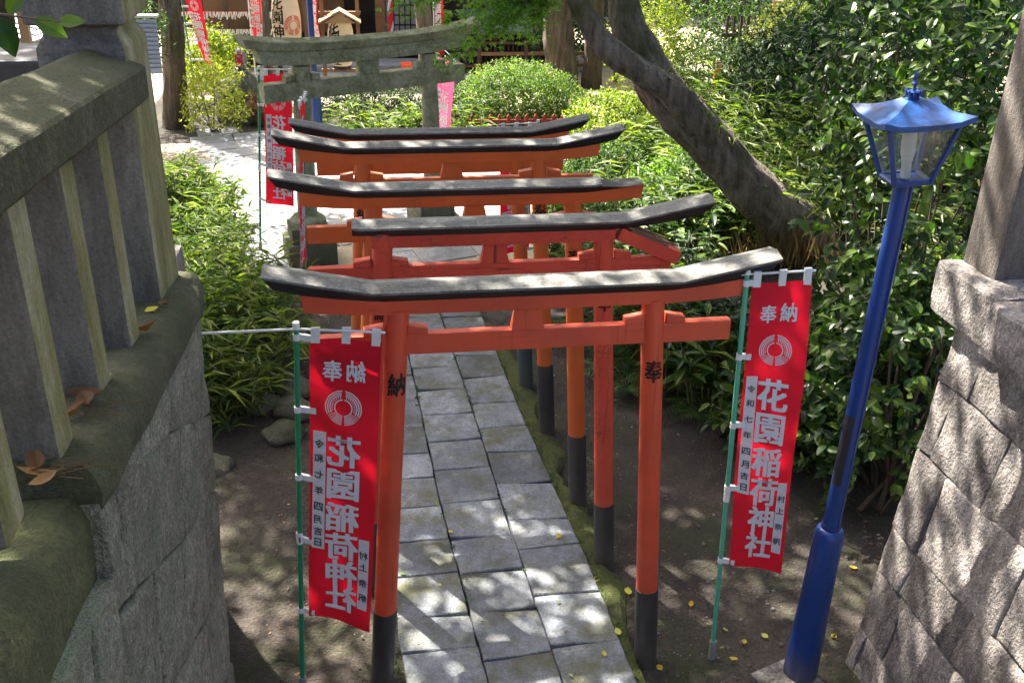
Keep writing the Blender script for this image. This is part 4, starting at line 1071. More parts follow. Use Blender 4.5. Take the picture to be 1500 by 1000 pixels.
def tree(loc, pts, rads, label, blobs=None, mat='bark_brown', seed=0, ntw=500, L=0.11, name='tree', wob=0.22):
    t = empty(name, loc, 0, label, 'tree', 'trees')
    link('trunk', trunk_mesh(pts, rads, 16, seed, mat, wob), t)
    if blobs: link('crown', crown_mesh('crown', MT['crown'], blobs, ntw, 9, L, seed), t)
    return t
tree((-3.92, 13.4, 0), [(0, 0, -0.1), (0.05, 0, 0.7), (0.12, 0, 1.6), (0.1, 0.3, 3.2), (-0.2, 1.0, 5.0)], [0.25, 0.19, 0.17, 0.15, 0.1], 'slim mossy tree trunk between the left end post and the pale shrubs', [((-0.8, 3.2, 6.0), (1.8, 1.8, 1.2))], 'bark_brown', 41)
tree((3.45, 16.2, 0), [(0, 0, -0.1), (-0.05, 0, 0.7), (-0.12, 0, 1.6), (-0.1, 0, 3.0), (0, 0, 6)], [0.40, 0.31, 0.29, 0.27, 0.2], 'thick furrowed trunk behind the clipped hedge, left of a thinner one', [((0.8, 2.4, 7.4), (2.4, 2.2, 1.3)), ((3.2, 3.6, 8.0), (2.6, 2.4, 1.4)), ((5.6, 1.6, 8.2), (2.6, 2.4, 1.4)), ((0.0, -3.2, 7.5), (1.7, 1.5, 1.1)), ((2.0, -3.4, 7.6), (1.8, 1.6, 1.1)), ((4.2, -3.0, 7.8), (2.0, 1.8, 1.1)), ((-1.3, -1.9, 7.5), (1.1, 1.1, 0.9))], 'bark_brown', 43)
tree((4.15, 16.4, 0), [(0, 0, -0.1), (0.0, 0, 0.6), (0.02, 0, 1.6), (0, 0, 3.0)], [0.24, 0.18, 0.17, 0.15], 'thinner straight trunk close beside the thick furrowed trunk', None, 'bark_brown', 44)
tree((0.62, 16.0, 0), [(0.05, 0, -0.1), (0.02, 0, 0.8), (-0.04, 0, 1.5), (-0.2, 0, 3.0)], [0.2, 0.17, 0.16, 0.14], 'grey trunk in front of the dark hall beside the second paper lantern', None, 'bark', 46)
tree((-2.42, 15.2, 0), [(0.0, 0, -0.1), (-0.02, 0, 0.9), (0.03, 0, 1.6), (0.0, 0, 3.0)], [0.09, 0.07, 0.065, 0.06], 'thin pale trunk left of the first paper lantern', None, 'bark', 47)
# tall tree left of the stairs; its high crown dapples the light on the torii
big = tree((-4.35, 6.3, 0), [(0, 0, -0.1), (0.05, 0.0, 1.2), (0.0, 0.1, 2.8), (0.4, 0.1, 5.0), (1.2, 0.0, 7.5)], [0.34, 0.25, 0.22, 0.19, 0.1], 'tall tree behind the left balustrade, its high crown outside the picture',
           None, 'bark_brown', 51)
def canopy(parent, seed, blobs, n, L, mat='crown'):
    """high crown: leaf sprays gathered on twigs, denser in the lumps, open between them"""
    link('crown', crown_mesh('crown', MT[mat], blobs, n, 10, L, seed), parent)
canopy(big, 61, [((0.4, -1.6, 7.4), (1.7, 1.2, 0.7)), ((2.2, -1.3, 7.8), (1.7, 1.2, 0.7)), ((3.9, -1.4, 7.9), (1.5, 1.3, 0.7)), ((1.4, -3.0, 7.6), (1.9, 1.2, 0.7))], 235, 0.125)
canopy(big, 64, [((1.3, -5.0, 7.4), (1.6, 1.3, 0.7))], 330, 0.155)
canopy(big, 63, [((3.6, -3.2, 8.0), (1.8, 1.3, 0.7))], 75, 0.17)
canopy(big, 62, [((0.6, 0.9, 7.4), (1.6, 1.3, 0.9)), ((2.2, 1.0, 7.6), (1.6, 1.3, 0.9)), ((1.0, 2.6, 7.4), (1.5, 1.2, 0.9)), ((2.6, 2.8, 7.6), (1.4, 1.2, 0.9)), ((3.9, 1.0, 7.7), (1.4, 1.3, 0.9)), ((1.0, 4.3, 7.4), (1.3, 1.0, 0.7)), ((2.6, 4.9, 7.4), (1.3, 1.0, 0.7)), ((1.2, 6.0, 7.4), (1.2, 0.8, 0.7))], 440, 0.155)

# ------------------------------------------------------------------ shrubs, bamboo grass, ferns
def place(me, name, loc, rz, s, label, cat, group, tilt=0.0):
    o = link(name, me); o.location = loc; o.rotation_euler = (rnd.uniform(-tilt, tilt), rnd.uniform(-tilt, tilt), rz); o.scale = (s, s, s*rnd.uniform(0.9, 1.12))
    return tag(o, label, cat, group)

bam = [bamboo_mesh('bamboo_grass', 100+i, 18, (0.22, 0.70), 0.27, 0.034, 0.28) for i in range(5)]
tall = [bamboo_mesh('bamboo_grass', 130+i, 14, (0.5, 1.25), 0.24, 0.027, 0.30) for i in range(3)]
brd = [broad_mesh('leafy_plant', 150+i, 6, (0.3, 0.75), 0.20, 0.055) for i in range(3)]
fer = [fern_mesh('fern', 170+i, 10, 0.52) for i in range(3)]
smb = [bush_mesh('low_shrub', [MT['azalea'], MT['twig']], (0.42, 0.42, 0.40), 330, 7, 0.05, 0.45, 190+i, -0.2, stems=5) for i in range(3)]
drk = [bush_mesh('dark_shrub', [MT['dark_green'], MT['twig']], (0.55, 0.55, 0.6), 330, 7, 0.11, 0.36, 200+i, -0.3, stems=5, droop=0.3) for i in range(3)]

def scatter(meshes, name, n, xr, yr, keep, smin, smax, label, cat, group, sep=0.3, tilt=0.05):
    pts = []; tries = 0
    while len(pts) < n and tries < n*60:
        tries += 1; x, y = rnd.uniform(*xr), rnd.uniform(*yr)
        if not keep(x, y) or any((x-a)**2+(y-b)**2 < sep*sep for a, b in pts): continue
        pts.append((x, y)); place(rnd.choice(meshes), name, (x, y, gz(x, y)), rnd.uniform(0, 6.28), rnd.uniform(smin, smax), label, cat, group, tilt)
# left bed between wall and forecourt
bedx = lambda y: np.interp(y, [2.6, 3.2, 4, 5.3, 7, 8.4, 9.3, 11], [-1.80, -1.62, -1.50, -1.62, -2.15, -2.5, -2.75, -3.1])
scatter(bam, 'bamboo_grass', 70, (-3.9, -1.55), (2.9, 9.6), lambda x, y: x < bedx(y)-0.16 and x > -3.3-0.06*(y-3), 0.68, 1.08, 'arching bamboo grass clump in the leafy bed left of the path', 'bamboo grass', 'bamboo grass in the left bed', 0.24)
scatter(brd, 'leafy_plant', 8, (-2.9, -1.9), (4.4, 6.6), lambda x, y: x < bedx(y)-0.22, 0.5, 0.7, 'broad leaved plant among the bamboo grass left of the path', 'plant', 'broad leaved plants in the left bed', 0.5)
# right bank
be = lambda y: float(bank_edge(y))
foot_clear = lambda x, y: not (2.55 < x < 4.4 and 2.6 < y < 5.2)
scatter(fer, 'fern', 9, (1.0, 2.8), (2.1, 4.4), lambda x, y: 0.12 < x-be(y) < 0.6, 0.8, 1.15, 'fern spreading over bare soil at the foot of the right bank', 'fern', 'ferns on the right bank', 0.34)
scatter(brd, 'leafy_plant', 26, (1.3, 4.2), (2.4, 6.0), lambda x, y: 0.35 < x-be(y) < 2.2 and foot_clear(x, y), 0.8, 1.4, 'dark long leaved plant on the bank between the torii and the leaning tree', 'plant', 'long leaved plants on the right bank', 0.33)
scatter(bam, 'bamboo_grass', 46, (1.2, 6.0), (1.6, 8.5), lambda x, y: 0.25 < x-be(y) < 4.2 and not (x > 4.4 and y < 2.5) and foot_clear(x, y), 0.8, 1.25, 'bamboo grass clump on the shaded bank right of the torii', 'bamboo grass', 'bamboo grass on the right bank', 0.34)
scatter(tall, 'bamboo_grass', 34, (3.4, 7.0), (5.2, 11.0), lambda x, y: x-be(y) > 1.9 and (x-4.05)**2+(y-5)**2 > 0.5, 0.85, 1.35, 'tall feathery bamboo grass behind the leaning trunk', 'bamboo grass', 'tall bamboo grass behind the leaning trunk', 0.38)
scatter(smb, 'low_shrub', 34, (1.5, 7.0), (6.0, 12.5), lambda x, y: x-be(y) > 0.2 and not (x > 3.9 and y < 9), 0.9, 1.6, 'small leaved shrub in the thicket behind the leaning trunk', 'shrub', 'small leaved shrubs behind the leaning trunk', 0.5)

def shrub(name, loc, mat, rad, ntw, nl, L, ratio, seed, label, zmin=-0.4, group=None, cat='shrub', **k):
    me = bush_mesh('foliage', [MT[mat], MT['twig']], rad, ntw, nl, L, ratio, seed, zmin, **k)
    o = link(name, me); o.location = loc
    return tag(o, label, cat, group)
shrub('clipped_hedge', (1.98, 13.0, 0.30), 'hedge_leaf', (1.25, 0.95, 0.88), 3600, 6, 0.056, 0.45, 301, 'large clipped dome of azalea hedge with red pickets at its foot', -0.15, stems=30, lump=0.16, shell=0.42, flat=True, base=(0, 0, -0.3), cat='hedge')
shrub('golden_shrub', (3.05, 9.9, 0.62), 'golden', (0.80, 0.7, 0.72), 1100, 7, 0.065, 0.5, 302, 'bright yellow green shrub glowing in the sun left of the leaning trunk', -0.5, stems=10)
shrub('green_shrub', (2.55, 8.2, 0.42), 'azalea', (0.75, 0.6, 0.62), 900, 7, 0.06, 0.5, 303, 'mid green small leaved shrub below the yellow green one', -0.5)
shrub('green_shrub', (3.35, 7.2, 0.55), 'maple', (0.75, 0.7, 0.55), 800, 7, 0.06, 0.5, 304, 'fresh green shrub under the slanting trunk', -0.5)
shrub('green_shrub', (1.75, 9.3, 0.25), 'azalea', (0.45, 0.45, 0.45), 420, 7, 0.05, 0.5, 305, 'low green shrub behind the right tips of the far torii', -0.4)
shrub('dark_hedge', (-0.6, 13.2, 0.38), 'dark_green', (1.0, 0.5, 0.42), 1000, 6, 0.055, 0.45, 306, 'low dark hedge seen between the stone torii pillars', -0.5)
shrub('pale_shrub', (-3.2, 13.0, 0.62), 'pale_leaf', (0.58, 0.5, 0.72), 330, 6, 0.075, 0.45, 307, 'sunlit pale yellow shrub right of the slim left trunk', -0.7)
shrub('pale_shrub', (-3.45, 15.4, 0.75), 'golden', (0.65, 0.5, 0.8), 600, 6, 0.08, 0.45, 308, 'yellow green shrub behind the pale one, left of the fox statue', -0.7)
shrub('green_shrub', (-4.25, 12.3, 1.75), 'azalea', (0.55, 0.5, 0.62), 520, 6, 0.085, 0.45, 309, 'dark green branch of leaves right of the left end post head', -1.0, stems=3)
# camellia mass at right: large glossy leaves, the nearest ones built one by one
cam_spec = [((3.05, 1.45, 0.85), (0.70, 0.70, 1.05), 330, 'low glossy camellia bush spilling beside the blue lamp pole'),
            ((3.60, 2.3, 2.15), (0.85, 0.80, 1.25), 360, 'tall glossy camellia behind the lantern of the blue lamp'),
            ((3.45, 2.75, 0.75), (0.55, 0.55, 0.7), 330, 'mid height camellia between the leaning trunk and the blue lamp'),
            ((4.0, 3.6, 2.7), (1.1, 0.9, 1.3), 380, 'upper camellia reaching the top right corner'),
            ((2.55, 2.15, 0.42), (0.55, 0.5, 0.5), 300, 'small camellia shrub low behind the right banner')]
EYE = np.array([-0.78, -4.35, 4.3])
for ci, (c, rad, ntw, lab) in enumerate(cam_spec):
    g = np.random.default_rng(400+ci)
    t = empty('camellia_bush', c, 0, lab, 'shrub', 'camellia bushes at right')
    C, D = bush_points(g, rad, ntw, -0.7, 0.5, lump=0.3)
    tw = unit(D + g.normal(0, 0.45, D.shape)); nl = 8
    P = np.repeat(C, nl, 0); T = np.repeat(tw, nl, 0); Dn = np.repeat(D, nl, 0)
    s = g.uniform(-1, 1, len(P))[:, None]*0.13; L = 0.105*g.uniform(0.45, 1.25, len(P))
    A = unit(T*0.7 + unit(g.normal(0, 1, P.shape))*0.9 + np.array([0, -0.1, -0.25])); N = unit(Dn*0.7 + np.array([-0.2, -0.25, 0.8]) + g.normal(0, 0.3, P.shape)); B_ = P + T*s
    mb = MB()
    for i in range(14):
        e = C[g.integers(ntw)]*0.92; b0 = np.array([g.normal(0, .1), g.normal(0, .1), -c[2]])
        mb.tube([b0, (b0+e)/2+g.normal(0, .08, 3), e], [0.02, 0.012, 0.004], 5)
    view = unit(EYE-np.array(c)); front = (B_@view); order = np.argsort(-front)
    nsep = 230 if ci < 2 else 60
    sep = set(order[:nsep*4:4].tolist())
    rest = [i for i in range(len(P)) if i not in sep]
    f = link('foliage', leaf_mesh('foliage', [MT['camellia'], MT['twig']], [leaf_arrays(B_[rest], A[rest], N[rest], L[rest], L[rest]*0.52, fold=0.16, droop=0.2, ovate=True)], mb, ci), t)
    f['kind'] = 'stuff'
    if ci == 0:
        base_leaf = []
        for q in range(4):
            V, F, per = leaf_arrays([[0, 0, 0]], [[0, 1, 0]], [[0, 0, 1]], [1.0], [0.48+0.04*q], fold=0.16, droop=0.14+0.05*q, ovate=True)
            base_leaf.append(leaf_mesh('leaf', MT['camellia'], [(V, F, per)], None, q+50))
    for i in sorted(sep):
        a, n_ = Vector(A[i]), Vector(N[i]); n_ = (n_-a*a.dot(n_)).normalized(); x = a.cross(n_)
        m = Matrix((x, a, n_)).transposed().to_4x4()
        o = link('leaf', base_leaf[i % 4], t); m = Matrix.Translation(Vector(B_[i])) @ m @ Matrix.Scale(float(L[i]), 4); o.matrix_local = m
# dark evergreen thicket, top right
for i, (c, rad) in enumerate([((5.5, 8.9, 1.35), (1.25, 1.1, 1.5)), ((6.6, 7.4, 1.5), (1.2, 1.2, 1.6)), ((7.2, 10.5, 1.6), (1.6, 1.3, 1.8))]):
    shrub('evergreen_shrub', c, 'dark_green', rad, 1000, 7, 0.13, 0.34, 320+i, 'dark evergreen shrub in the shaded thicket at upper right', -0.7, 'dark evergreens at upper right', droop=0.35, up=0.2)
for i, (c, rad) in enumerate([((6.0, 13.4, 0.7), (1.0, 0.8, 0.9)), ((7.8, 14.6, 0.9), (1.1, 0.9, 1.1)), ((5.2, 15.6, 0.9), (1.0, 0.9, 1.2))]):
    shrub('pale_shrub', c, ('azalea', 'pale_leaf', 'golden')[i], rad, 700, 7, 0.075, 0.45, 340+i, ('green shrub left of the dark wooden gate', 'dry pale shrub beside the dark wooden gate', 'sunlit yellow shrub behind the leaning trunk top')[i], -0.7, 'sunlit shrubs behind the thicket')
# leafy grass fountain under the stone torii
place(bam[1], 'bamboo_grass', (-0.35, 11.6, 0), 0.3, 1.35, 'bright fountain of grass framed by the stone torii', 'bamboo grass', None)
for k_, (x, y) in enumerate([(-0.85, 11.7), (0.1, 11.5), (0.5, 11.8), (-0.6, 12.2), (0.25, 12.1), (1.0, 11.6)]):
    place(bam[k_ % 5], 'bamboo_grass', (x, y, 0), k_*1.1, rnd.uniform(0.9, 1.2), 'grass clump in the bed seen between the stone torii pillars', 'bamboo grass', 'grass clumps in the bed behind the stone torii')
shrub('dark_hedge', (0.55, 13.1, 0.35), 'dark_green', (0.7, 0.4, 0.42), 700, 6, 0.055, 0.45, 311, 'short dark hedge left of the clipped azalea dome', -0.6)
shrub('green_shrub', (1.98, 12.7, 0.18), 'azalea', (1.1, 0.6, 0.3), 600, 6, 0.05, 0.45, 312, 'loose low growth under the skirt of the clipped hedge', -0.3)
# dry grass at the leaning trunk's foot
g = np.random.default_rng(77); n = 420; P = np.stack([g.normal(3.55, 0.28, n), g.normal(4.75, 0.15, n), np.zeros(n)], -1); P[:, 2] = [gz(x, y) for x, y, _ in P]
A = unit(np.stack([g.normal(-0.1, 0.35, n), g.normal(-0.25, 0.2, n), np.ones(n)], -1))
tag(link('dry_grass', leaf_mesh('dry_grass', MT['dry_grass'], [leaf_arrays(P, A, np.tile([0, -1.0, 0.2], (n, 1)), g.uniform(0.25, 0.6, n), 0.010, droop=0.35)], None, 3)), kind='stuff')

# ------------------------------------------------------------------ rocks
def rock(loc, r, mat, label, seed, group='rocks', sq=0.6):
    bm = bmesh.new(); bmesh.ops.create_icosphere(bm, subdivisions=3, radius=1.0); me = bpy.data.meshes.new('rock'); bm.to_mesh(me); bm.free()
    for v in me.vertices:
        d = v.co.copy(); v.co = Vector((d.x*r*1.15, d.y*r, d.z*r*sq)) * (1+0.28*noise.noise(d*1.3+Vector((seed, 0, seed)))+0.08*noise.noise(d*4+Vector((seed, 3, 0))))
    me.polygons.foreach_set('use_smooth', [True]*len(me.polygons)); me.materials.append(MT[mat])
    o = link('rock', me); o.location = loc; o.rotation_euler = (0, 0, seed*1.3); return tag(o, label, 'rock', group)
for i, (x, y, r, lab) in enumerate([(-1.43, 3.55, 0.17, 'rounded rock edging the bed, behind the left banner pole, farthest of the row'), (-1.45, 3.20, 0.16, 'rounded rock edging the bed, second of the row from the back'), (-1.52, 2.82, 0.15, 'mossy rounded rock nearest to the dappled soil'), (-1.70, 3.30, 0.15, 'dark rock half under the bamboo grass'), (-2.06, 2.36, 0.16, 'smooth greenish rock against the left wall edge')]):
    rock((x, y, 0.02), r, 'rock', lab, i+1)

# ------------------------------------------------------------------ fallen leaves and litter
def fallen_mesh(seed, mat, ratio=0.6, curl=0.25):
    g = np.random.default_rng(seed); n = 7; mb = MB(); vs, fs = [], []
    for i in range(n):
        t = i/(n-1); w = ratio*0.5*math.sin(math.pi*min(1, 0.06+t*0.94))**0.8
        z = curl*(t-0.4)**2 + g.normal(0, 0.02)
        vs += [(-w, t-0.5, z+curl*0.5*w), (0, t-0.5, z), (w, t-0.5, z+curl*0.8*w)]
    for i in range(n-1):
        for k in range(2): fs.append((i*3+k, i*3+k+1, i*3+k+4, i*3+k+3))
    mb.add(vs, fs)
    mb.add([(-0.012, -0.8, 0.02), (0.012, -0.8, 0.02), (0.012, -0.47, 0.03), (-0.012, -0.47, 0.03)], [(0, 1, 2, 3)])
    me = mb.mesh('fallen_leaf', MT[mat], fix=False, smooth=True)
    at = me.attributes.new('tint', 'FLOAT', 'FACE'); at.data.foreach_set('value', [float(g.random())]*len(me.polygons))
    return me
fl_y = [fallen_mesh(i, 'yellow_leaf', 0.7, 0.3+0.2*i) for i in range(3)]; fl_b = [fallen_mesh(10+i, 'brown_leaf', 0.42+0.1*i, 0.6+0.3*i) for i in range(3)]; fl_g = [fallen_mesh(20+i, 'green_fallen', 0.5, 0.25) for i in range(2)]
def on_path(x, y): return xc[0](y) < x < xc[3](y)
def leaf_at(me, x, y, s, label, group='fallen leaves', z=None, tilt=0.25):
    zz = z if z is not None else ((0.012 if on_path(x, y) else gz(x, y) + 0.018))
    o = link('fallen_leaf', me); o.location = (x, y, zz); o.rotation_euler = (rnd.uniform(-tilt, tilt), rnd.uniform(-tilt, tilt), rnd.uniform(0, 6.28)); o.scale = (s, s, s)
    return tag(o, label, 'leaf', group)
leaf_at(fl_y[0], 0.833, 0.577, 0.075, 'large bright yellow leaf on the soil left of the nearest right post')
leaf_at(fl_y[1], 0.654, 0.72, 0.07, 'yellow leaf on the edge of the flagstones')
for x, y in [(1.207, 0.403), (0.486, 1.192), (0.669, 0.199), (0.785, 0.094), (0.84, -0.12), (1.426, 0.025), (1.312, -0.107), (1.575, 0.066), (2.0, 0.0), (2.43, 0.62), (-0.271, 1.33), (0.539, 0.021)]:
    leaf_at(rnd.choice(fl_y), x, y, rnd.uniform(0.035, 0.06), 'small yellow leaf lying near the front gate')
for x, y in [(-0.336, 1.68), (-0.626, 0.918), (0.301, -0.117), (1.1, 1.0), (0.632, 2.325), (1.35, 0.15)]:
    leaf_at(rnd.choice(fl_g), x, y, rnd.uniform(0.035, 0.06), 'small fresh green leaf lying near the front gate')
for _ in range(60):
    x, y = rnd.uniform(-1.45, 2.6), rnd.uniform(-0.3, 4.5)
    if x > be(y)-0.05 and y > 1: continue
    leaf_at(rnd.choice(fl_y+fl_b+fl_g+fl_b), x, y, rnd.uniform(0.018, 0.036), 'tiny dry leaf scattered over the ground round the gates', 'tiny scattered leaves')
for (x, y, z, k, s, lab) in [(-1.575, -0.93, 2.725, 'b', 0.085, 'curled tan leaf on the coping in front of the end post'), (-1.61, -0.68, 2.695, 'y', 0.075, 'yellow leaf on the coping at the foot of the end post'), (-1.57, -0.62, 2.69, 'b', 0.06, 'small orange leaf beside the yellow one on the coping'),
                             (-1.63, -1.60, 2.815, 'b', 0.10, 'long brown leaf wedged between the middle balusters'), (-1.61, -1.66, 2.825, 'b', 0.09, 'rolled brown leaf beside the long one'), (-1.63, -1.72, 2.83, 'b', 0.08, 'small brown leaf in the middle baluster gap'),
                             (-1.63, -2.10, 2.875, 'b', 0.09, 'brown leaf in the nearest baluster gap'), (-1.60, -2.14, 2.88, 'b', 0.075, 'orange brown leaf nearest the viewer on the coping'), (-1.64, -2.05, 2.87, 'b', 0.09, 'dark brown leaf under the nearest baluster')]:
    leaf_at(rnd.choice(fl_b) if k == 'b' else fl_y[0], x, y, s, lab, 'fallen leaves', z)
g = np.random.default_rng(91); mb = MB()
for _ in range(26):
    y = rnd.choice([-1.68, -2.08]); x = -1.63+rnd.uniform(-0.05, 0.1); a = rnd.uniform(-0.8, 0.8); l = rnd.uniform(0.04, 0.13); z = cop_z(y)+0.012
    yy = y+rnd.uniform(-0.05, 0.05); mb.tube([(x, yy, z), (x+l*math.cos(a), yy+l*math.sin(a)*0.5, z+rnd.uniform(0, 0.012))], 0.0016, 4)
tag(mb.build('dry_stalks', MT['dry_grass']), kind='stuff')
P, mb = [], MB()
for _ in range(4200):
    x, y = rnd.uniform(-1.5, 3.0), rnd.uniform(-0.6, 5.5)
    if on_path(x, y) and rnd.random() < 0.90 or noise.noise(Vector((x*1.3, y*1.3, 9))) < rnd.uniform(-0.5, 0.25): continue
    P.append((x, y, (0.010 if on_path(x, y) else gz(x, y)+lump(x, y)+0.008)))
n = len(P); g = np.random.default_rng(92); a = g.uniform(0, 6.28, n)
tag(link('leaf_litter', leaf_mesh('leaf_litter', MT['brown_leaf'], [leaf_arrays(P, np.stack([np.cos(a), np.sin(a), g.normal(0, .15, n)], -1), np.stack([g.normal(0, .3, n), g.normal(0, .3, n), np.ones(n)], -1), g.uniform(0.008, 0.028, n), g.uniform(0.004, 0.012, n), flat=True)], None, 3)), kind='stuff')
mb = MB()
for _ in range(1300):
    x, y = rnd.uniform(-1.4, 2.8), rnd.uniform(-0.5, 4.0)
    if on_path(x, y): continue
    r = rnd.uniform(0.003, 0.007) if rnd.random() < 0.85 else rnd.uniform(0.008, 0.016); z = gz(x, y)+lump(x, y)
    mb.lathe([(r*0.7, -r*0.4), (r, 0), (r*0.6, r*0.5)], 6, (x, y, z+r*0.3))
P = []
for _ in range(230):
    y = rnd.uniform(-0.4, 5.5); side = rnd.random()
    x = float(xc[3](y))+rnd.uniform(0.0, 0.05) if side < 0.45 else float(xc[0](y))-rnd.uniform(0.0, 0.05) if side < 0.8 else float(xc[rnd.choice([1, 2])](y))+rnd.uniform(-0.006, 0.006)
    for q in range(rnd.randint(3, 7)): P.append((x+rnd.gauss(0, 0.012), y+rnd.gauss(0, 0.012), 0.002))
n = len(P); g = np.random.default_rng(95)
tag(link('weeds', leaf_mesh('weeds', MT['fern'], [leaf_arrays(P, unit(np.stack([g.normal(0, 0.7, n), g.normal(0, 0.7, n), g.uniform(0.3, 1, n)], -1)), np.tile([0, -0.3, 1.0], (n, 1)), g.uniform(0.012, 0.04, n), g.uniform(0.006, 0.014, n), droop=0.3)], None, 3)), kind='stuff')
tw = MB()
for _ in range(170):
    x, y = rnd.uniform(-1.5, 2.8), rnd.uniform(-0.5, 4.4)
    if on_path(x, y): continue
    a = rnd.uniform(0, 6.28); ln_ = rnd.uniform(0.03, 0.14); z = gz(x, y)+lump(x, y)+0.006
    tw.tube([(x, y, z), (x+ln_*0.5*math.cos(a), y+ln_*0.5*math.sin(a), z+0.004), (x+ln_*math.cos(a+0.3), y+ln_*math.sin(a+0.3), z)], [0.0018, 0.0022, 0.001], 4)
tag(tw.build('twigs', MT['twig']), kind='stuff')
tag(mb.build('pebbles', MT['grey_stone'], smooth=True), kind='stuff')

# ------------------------------------------------------------------ shrine precinct behind
hall = empty('shrine_hall', (0, 20, 0), 0, 'dark timber shrine hall under deep shade at the top of the picture', 'building')
MB().box((-0.5, 0.6, 0.30), (9.0, 3.6, 0.10)).box((-0.5, 0.7, 0.10), (8.8, 3.2, 0.30)).build('floor_deck', MT['dark_wood_x'], hall, bevel=0.01)
MB().box((-0.5, 2.6, 1.9), (9.0, 0.15, 3.6)).build('back_wall', MT['dark_wood'], hall)
MB().prism([(-1.6, 3.6), (-1.6, 3.75), (1.2, 4.9), (4.2, 3.9), (4.2, 3.6), (1.2, 4.6)], 'x', -5.8, 4.8).build('roof', MT['green_roof'], hall)
for x in (-4.6, -2.6, -0.19, 1.0, 1.75, 3.6):
    MB().box((x, -1.0, 1.9), (0.22, 0.22, 3.5)).build('pillar', MT['brown_wood'] if x == -0.19 else MT['dark_wood'], hall, bevel=0.012)
MB().box((0.45, 1.0, 0.95), (0.9, 0.06, 1.2)).build('lattice_panel', MT['white_paper'], hall)
for i in range(7): MB().box((0.05+i*0.135, 0.955, 0.95), (0.03, 0.03, 1.2)).build('lattice_bar', MT['dark_wood'], hall)
for z in (0.62, 0.85, 1.08, 1.31): MB().box((0.45, 0.952, z), (0.9, 0.028, 0.03)).build('lattice_bar', MT['dark_wood_x'], hall)
MB().box((0.02, -0.9, 1.2), (0.16, 0.05, 1.4)).build('pale_panel', MT['grey_board'], hall)
for x in (-3.6, -1.7): MB().box((x, 1.0, 1.0), (1.4, 0.05, 1.1)).build('door_panel', MT['brown_wood'], hall, bevel=0.01)
st = tag(empty('stone_steps', (0, 17.5, 0)), kind='structure')
MB().box((-0.6, 0.0, 0.07), (4.6, 1.6, 0.16)).build('step', MT['plaza_paver'], st, bevel=0.01); MB().box((-0.6, 0.45, 0.20), (4.2, 0.9, 0.15)).build('step', MT['plaza_paver'], st, bevel=0.01)
bx = empty('offering_box', (0.36, 16.5, 0.10), 0, 'bright orange red box on the steps before the hall', 'box')
MB().box((0, 0, 0.20), (0.42, 0.3, 0.36)).build('body', MT['red_box'], bx, bevel=0.01); MB().box((0, 0, 0.395), (0.46, 0.34, 0.03)).build('lid', MT['red_box'], bx, bevel=0.005)
rp_ = empty('bell_rope', (0.02, 18.5, 0.5), 0, 'thick red and white twisted bell rope hanging before the hall', 'rope')
for k, m in ((0, 'bib_red'), (1, 'white_paper'), (2, 'bib_red')):
    MB().tube([(0.035*math.cos(z*9+k*2.09), 0.035*math.sin(z*9+k*2.09), z) for z in np.linspace(0.05, 2.6, 50)], 0.032, 7).build('strand', MT[m], rp_, smooth=True)
bl_ = empty('brass_bell', (0.62, 18.3, 0.55), 0, 'small brass bell shaped ornament beside the bell rope', 'bell')
MB().lathe([(0.07, 0), (0.075, 0.05), (0.06, 0.2), (0.065, 0.23), (0.05, 0.3), (0.015, 0.34), (0.012, 0.4)], 16).build('bell_body', MT['brass'], bl_, smooth=True)
MB().lathe([(0.03, -0.42), (0.03, 0.0)], 10).build('stand_post', MT['dark_wood'], bl_, smooth=True)

def paper_lantern(x, y, z0, label, w=0.27, h=1.15, crest_on=True):
    t = empty('paper_lantern', (x, y, 0), 0, label, 'lantern', 'paper lanterns before the hall')
    n = 24; prof = []
    for i in range(n*2+1):
        v = i/(2*n); r = w*(0.62+0.38*math.sin(math.pi*min(1, max(0, v)))**0.55) + (0.006 if i % 2 else 0)
        prof.append((r, z0 + h*v))
    b = MB().lathe(prof, 28).build('paper_body', MT['paper'], t, smooth=True, angle=80)
    MB().lathe([(w*0.6, z0-0.07), (w*0.66, z0-0.06), (w*0.66, z0+0.02), (w*0.5, z0+0.02)], 20).lathe([(w*0.5, z0+h-0.02), (w*0.66, z0+h-0.01), (w*0.66, z0+h+0.06), (w*0.5, z0+h+0.06)], 20).build('black_rim', MT['ink'], t, smooth=True)
    mb = MB()
    for s in (-1, 1): mb.box((s*(w+0.09), 0.05, 1.2), (0.07, 0.07, 2.4))
    mb.box((0, 0.05, z0+h+0.10), (2*w+0.3, 0.06, 0.06)); mb.box((0, 0.05, z0-0.10), (2*w+0.3, 0.06, 0.05)); mb.build('timber_frame', MT['brown_wood'], t, bevel=0.004)
    mb = MB()
    def onb(u, v, off=0.012):
        vv = (v-z0)/h; r = w*(0.62+0.38*math.sin(math.pi*min(0.999, max(0.001, vv)))**0.55)+off
        return (r*math.sin(u), -r*math.cos(u), v)
    for ch, v in zip('花園神社', (0.86, 0.63, 0.40, 0.17)):
        gv, gf = glyph(ch)
        for q, (dx, dy) in enumerate(STROKES): mb.add([onb(-0.60 + (a+dx*0.025)*0.25/w, z0+h*v+(b_+dy*0.025)*0.25, 0.012+q*0.0005) for a, b_ in gv], gf)
    mb.build('black_lettering', MT['ink'], b, fix=False)
    mb = MB(); crest(mb, lambda a, b_: onb(0.55+a*0.17/w, z0+h*0.5+b_*0.18)); mb.build('red_crest', MT['bib_red'], b, fix=False)
    return t
paper_lantern(-2.05, 15.5, 0.86, 'large paper lantern with black writing and red crest, left of the blue pole')
paper_lantern(-1.05, 15.7, 0.62, 'paper lantern under a small gabled roof, right of the blue pole', w=0.25, h=0.88)
rf = empty('lantern_roof', (-1.05, 15.55, 1.58), 0, 'small pale timber gable roof over the second paper lantern', 'roof')
